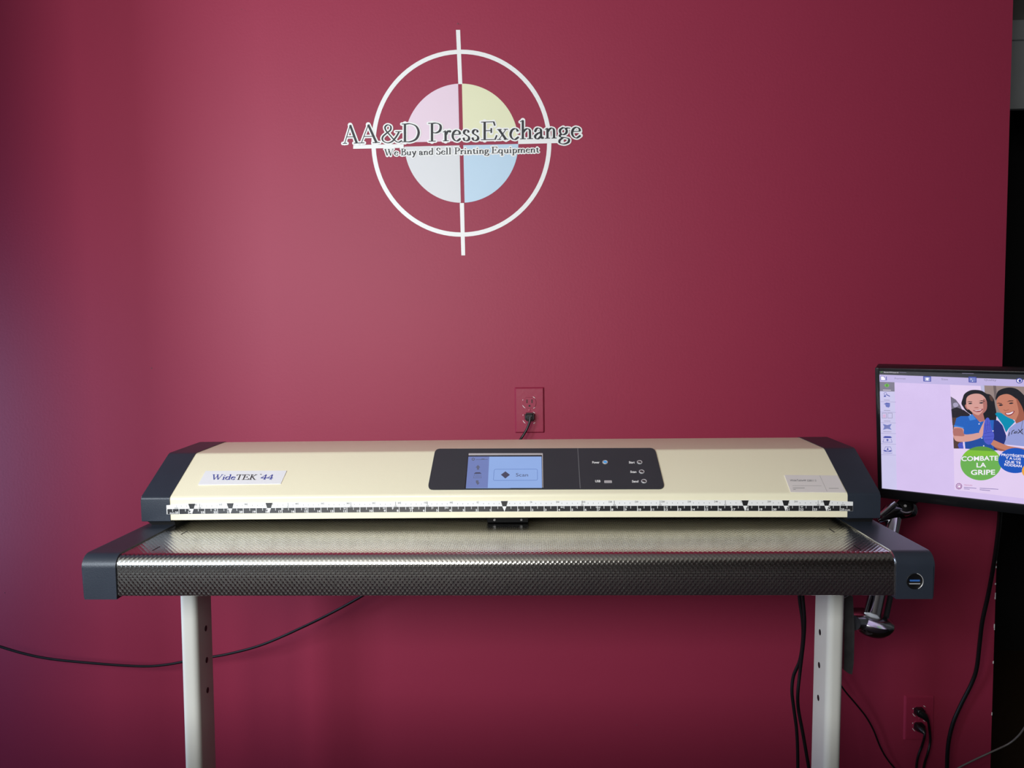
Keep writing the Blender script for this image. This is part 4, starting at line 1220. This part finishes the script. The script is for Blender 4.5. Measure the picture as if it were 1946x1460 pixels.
P([(822, 412), (870, 408), (938, 386), (925, 420), (885, 444), (845, 440)], lip, .0014, True)
P([(836, 416), (872, 414), (926, 394), (908, 418), (878, 430), (850, 430)], white, .0015, True)
for s in ([(868, 690), (880, 645)], [(902, 672), (912, 632), (938, 618)], [(930, 660), (945, 640), (975, 634), (968, 652), (940, 656)], [(978, 660), (1005, 640), (1040, 605)], [(985, 610), (1010, 640), (1035, 665)]):
    f.stroke([ZF(*p) for p in s], 1.4, .0013, dark)
P([(640, 780), (690, 738), (760, 770), (860, 810), (1060, 842), (1300, 850), (1300, 930), (1060, 905), (850, 890), (760, 868)], skin2, .0013)
P([(690, 820), (860, 872), (1060, 890), (1060, 905), (850, 892), (750, 866)], skin2d, .0014)
# white page below the photograph
P([(205, 845), (520, 858), (770, 872), (R_, 905), (R_, 1500), (215, 1340)], lav, .0015)
# discs
gd, gd2, bd, od = pc('green', (108, 176, 84)), pc('green_light', (128, 192, 60)), pc('blue', (26, 84, 186)), pc('orange', (236, 168, 70))
f.ellipse(*ZF(535, 1020), 248 / 6.349, 205 / 6.349, .0017, gd, 56)
q = [(x, y) for x, y in [(535 + 248 * math.cos(math.radians(a)), 1020 + 205 * math.sin(math.radians(a))) for a in range(212, 329, 4)]]
P(q, pc('green_deep', (92, 150, 62)), .0018)
q = [(x, max(y, 856 + (x - 340) * .05)) for x, y in [(535 + 248 * math.cos(math.radians(a)), 1020 + 205 * math.sin(math.radians(a))) for a in range(206, 335, 4)]]
P(q, gd2, .0019)
f.ellipse(*ZF(950, 985), 205 / 6.349, 152 / 6.349, .0020, bd, 48)
f.ellipse(*ZF(1150, 1110), 122 / 6.349, 98 / 6.349, .0021, od, 40)
f.build('poster_preview', PM, sc, label='scanned poster with two smiling people and coloured discs')
f = Flat(scr)
def FT(s, x0, x1, yb, yc, slope, mi, bold=.02):
    Flat(scr).text(s, ZF(x0, 0)[0], ZF(x1, 0)[0], ZF(0, yb)[1], ZF(0, yc)[1], slope=slope, bold=bold, lift=.0024, mi=mi).build('poster_word', [WHT], sc)
FT('COMBATE', 300, 742, 990, 936, -.02, 0); FT('LA', 482, 598, 1066, 1012, -.01, 0); FT('GRIPE', 414, 706, 1156, 1098, -.01, 0)
FT('PROTÉGETE', 782, 1062, 928, 900, .07, 0); FT('Y A LOS', 832, 1016, 966, 938, .09, 0); FT('QUE TE', 826, 1016, 1010, 982, .09, 0); FT('RODEAN', 818, 1026, 1046, 1018, .10, 0)
# footer emblem and lines
for i in range(20):
    a, b = 2 * math.pi * i / 20, 2 * math.pi * (i + 1) / 20
    f.stroke([ZF(270 + 34 * math.cos(a), 1295 + 34 * math.sin(a)), ZF(270 + 34 * math.cos(b), 1295 + 34 * math.sin(b))], 1.3, .0022, 1 if i % 2 else 2)
    f.stroke([ZF(272 + 20 * math.cos(a), 1297 + 20 * math.sin(a)), ZF(272 + 20 * math.cos(b), 1297 + 20 * math.sin(b))], 1.2, .0022, 2 if i % 3 else 1)
f.ellipse(*ZF(274, 1298), 1.6, 1.5, .0023, 0, 12)
FM = [WHT, lit('footer_navy', (96, 84, 150)), lit('footer_red', (186, 110, 150))]
f.build('footer_emblem', FM, sc); f = Flat(scr)
f.text('TEXAS', ZF(330, 0)[0], ZF(430, 0)[0], ZF(0, 1288)[1], ZF(0, 1272)[1], slope=.05, lift=.0022, mi=2)
for (x0, y0, x1, y1, w_) in ((330, 1308, 480, 1320, .9), (330, 1326, 398, 1332, .8), (520, 1318, 745, 1332, .9), (520, 1336, 645, 1348, .9)):
    f.stroke([ZF(x0, y0), ZF(x1, y1)], w_, .0022, 1)
f.build('footer_lines', FM, sc, kind='stuff')

# ------------------------------------------------------------------ monitor arm
ARM = thing('monitor_mount', tuple(at_y(1640, 1200, -.36)), 'chrome articulated monitor mount clamped to the right stand leg', 'monitor mount')
# flat clamp plate beside the right leg
mb = MB()
pl = [(1604.5, 1128), (1621.0, 1134), (1624.0, 1200), (1622.5, 1260), (1619.5, 1282), (1614, 1281), (1604.0, 1274)]
n = len(pl)
mb.add([at_y(a, b, -.415) for a, b in pl] + [at_y(a, b, -.415) + Vector((0, .02, 0)) for a, b in pl],
       [list(range(n)), list(range(n, 2 * n))[::-1]] + [[i, (i + 1) % n, n + (i + 1) % n, n + i] for i in range(n)])
mb.build('clamp_plate', DULLMET, ARM)
mb = MB(); a = at_y(1605, 1137, -.416); b = at_y(1616, 1131, -.416); mb.tube([a, b], .0016, n=8); mb.build('clamp_rim', CHROME, ARM)
# boss and cup joint
cj = at_y(1655, 1180, -.36)
ax = Vector((.16, -.12, .98)).normalized()
mb = MB(); mb.lathe(cj - ax * .024, ax, [(0, .026), (.004, .036), (.014, .043), (.024, .046), (.030, .044), (.034, .036), (.037, .024), (.037, .012)], n=40)
mb.build('cup_joint', CHROME, ARM, smooth=40)
a = at_y(1622, 1184, -.40); mb = MB(); mb.tube([a, cj - ax * .006], .015, n=16); mb.build('joint_arm', CHROME, ARM, smooth=40)
# riser tube up behind the table to the head
hd = at_y(1716, 972, -.20)
a = cj + ax * .01
b = at_y(1698, 986, -.225)
mb = MB(); mb.tube([a, a.lerp(b, .3), a.lerp(b, .7), b], .0165, n=24); mb.build('riser_tube', CHROME, ARM, smooth=40)
mb = MB(); mb.tube([a + Vector((.026, -.006, .0)), a.lerp(b, .72) + Vector((.026, -.006, 0))], .0055, n=12); mb.build('cable_channel', VBLACK, ARM, smooth=40)
mb = MB(); mb.tube([at_y(1645, 1164, -.372), at_y(1658, 1120, -.365)], .003, n=8); mb.build('bracing_rod', CHROME, ARM, smooth=40)
# slanted link and head below the monitor
mb = MB(); p0 = at_y(1668, 991, -.235); p1 = at_y(1690, 976, -.225); p2 = at_y(1715, 968, -.21); p3 = at_y(1738, 970, -.20)
mb.tube([p0, p0.lerp(p1, .5), p1, p2, p2.lerp(p3, .6), p3], [.004, .012, .019, .0235, .021, .012], n=28); hdo = mb.build('swivel_head', DARKCHROME, ARM, smooth=60)
mb = MB(); mb.tube([at_y(1672, 981, -.245), at_y(1701, 957, -.235)], .0065, n=14); mb.build('link_arm', CHROME, ARM, smooth=40)
hd = at_y(1720, 962, -.232)
ax2 = Vector((-.10, -.80, .60)).normalized()
MB().lathe(hd - ax2 * .012, ax2, [(0, .0195), (.010, .0195), (.013, .0175), (.013, .0145), (.009, .0135)], n=36).build('swivel_ring', CHROME, hdo, smooth=40)
MB().lathe(hd - ax2 * .004, ax2, [(0, .0135), (.004, .0125), (.005, .006)], n=24).build('swivel_cap', VBLACK, hdo, smooth=40)
MB().lathe(hd + ax2 * .001, ax2, [(0, .0032), (.0012, .0028)], n=12).build('screw', BUTTON, hdo)
# base shelf of the head behind the monitor's lower edge
q = mon(.12, .085, -MH + .10); mb = MB(); mb.tube([hd + Vector((.012, .035, -.006)), mon(.09, .085, -MH - .005), mon(.10, .085, -MH + .04), q], .014, n=16); mb.build('neck', VBLACK, ARM, smooth=40)

# ------------------------------------------------------------------ cables


def cable(name, pts, r, m, label, cat='cable', n=8, ns=10, loc=None):
    P3 = crom([at_y(a, b, y) for a, b, y in pts], ns)
    root = thing(name, tuple(P3[-1]), label, cat)
    mb = MB(); mb.tube(P3, r, n=n)
    mb.build('jacket', m, root, smooth=60)
    return root, P3


def plug(root, c, wd, ht, dp, mdir, name='plug'):
    bm = bmesh.new(); bmesh.ops.create_cube(bm, size=1)
    for v in bm.verts:
        k = .78 if v.co.y < 0 else 1.0
        kz = .8 if (v.co.z < 0 and v.co.y < 0) else 1.0
        v.co = Vector((c.x + v.co.x * wd * k, c.y + v.co.y * dp, c.z + v.co.z * ht * kz))
    bmesh.ops.bevel(bm, geom=bm.edges[:], offset=.0035, segments=3, affect='EDGES')
    mb = MB(); mb.frombm(bm)
    return mb.build(name, VBLACK, root, smooth=40)


cable('cable', [(-60, 1205, -.10), (0, 1229, -.10), (80, 1250, -.10), (180, 1261, -.10), (270, 1266.5, -.10), (320, 1263, -.10), (372, 1253, -.10), (430, 1244, -.10), (500, 1225, -.11), (580, 1190, -.12), (640, 1160, -.13), (690, 1132, -.14), (730, 1108, -.15)], .0033, VBLACK,
      'thin black cable sagging across the wall behind the left stand leg')
r, pp = cable('power_cord', [(1008, 792, -.028), (1006.5, 802, -.030), (1002, 814, -.030), (996, 825, -.032), (988, 837, -.036), (980, 850, -.05), (975, 880, -.08), (975, 960, -.10)], .0031, VBLACK,
              'black power cord plugged into the outlet above the scanner', 'power cord')
cc = at_y(1006.5, 793, -.0185)
plug(r, cc, .027, .022, .019, None)
r, pp = cable('power_cord', [(1752, 1357, -.030), (1762, 1366, -.034), (1766, 1385, -.026), (1767.5, 1410, -.024), (1763, 1432, -.028), (1756, 1456, -.026), (1752, 1490, -.026), (1752, 1540, -.03)], .0030, VBLACK,
              'black power cord from the upper plug of the low outlet', 'power cord')
cu = at_y(1748, 1354, -.0185); plug(r, cu, .025, .021, .020, None)
mb = MB(); mb.tube([cu + Vector((-.004, -.008, .002)), at_y(1757, 1362, -.033), at_y(1763, 1370, -.034)], [.0105, .0082, .0045], n=14); mb.build('strain_relief', VBLACK, r, smooth=50)
r, pp = cable('power_cord', [(1752, 1388, -.036), (1757, 1394, -.044), (1756, 1404, -.044), (1752, 1418, -.034), (1746, 1434, -.032), (1742, 1452, -.03), (1741, 1480, -.028), (1741, 1540, -.02)], .0030, VBLACK,
              'black power cord from the lower plug of the low outlet', 'power cord')
cl = at_y(1748, 1383, -.0185); plug(r, cl, .025, .021, .020, None)
mb = MB(); mb.tube([cl + Vector((-.003, -.008, .002)), at_y(1753, 1388, -.038), at_y(1757, 1394, -.044)], [.0105, .0082, .0045], n=14); mb.build('strain_relief', VBLACK, r, smooth=50)
cable('cable', [(1518, 1110, -.20), (1519.5, 1140, -.20), (1525, 1180, -.20), (1525.5, 1215, -.19), (1520, 1255, -.18), (1508, 1285, -.17), (1505, 1315, -.17), (1509, 1350, -.17), (1514, 1390, -.17), (1516, 1440, -.17), (1516, 1520, -.17)], .0040, VBLACK,
      'black cable bulging leftward beside the right stand leg')
cable('cable', [(1523, 1110, -.21), (1526, 1140, -.21), (1529, 1180, -.21), (1527, 1220, -.20), (1520.5, 1275, -.19), (1516, 1320, -.19), (1517.5, 1350, -.18), (1525, 1390, -.18), (1532, 1430, -.18), (1537, 1460, -.18), (1546, 1520, -.18)], .0040, VBLACK,
      'straighter black cable hanging nearest the right stand leg')
cable('cable', [(1560, 1245, -.10), (1590, 1290, -.08), (1606, 1314, -.07), (1628, 1340, -.06), (1646, 1363, -.05), (1660, 1388, -.045), (1672, 1418, -.04), (1684, 1440, -.035), (1700, 1460, -.03), (1730, 1490, -.02)], .0022, VBLACK,
      'very thin black cable running down the wall from behind the right leg')
cable('monitor_cable', [(1901, 930, -.27), (1900, 974, -.24), (1897, 1010, -.20), (1889, 1070, -.16), (1878, 1130, -.12), (1867, 1180, -.10), (1862, 1220, -.085), (1856, 1270, -.07), (1846, 1300, -.06), (1826, 1340, -.05), (1811, 1375, -.045), (1802, 1415, -.04), (1799.5, 1460, -.035), (1799, 1530, -.03)], .0046, VBLACK,
      'thick black cable hanging down from the monitor', n=10)
cable('cable', [(1790, 1482, -.075), (1806, 1470, -.075), (1825, 1458, -.075), (1855, 1443, -.075), (1883, 1430, -.078), (1915, 1415, -.08), (1932, 1402, -.09), (1945, 1386, -.10), (1965, 1352, -.12), (1990, 1300, -.15)], .0022, CABLEGREY,
      'thin grey cable curving up to the right past the end of the wall')
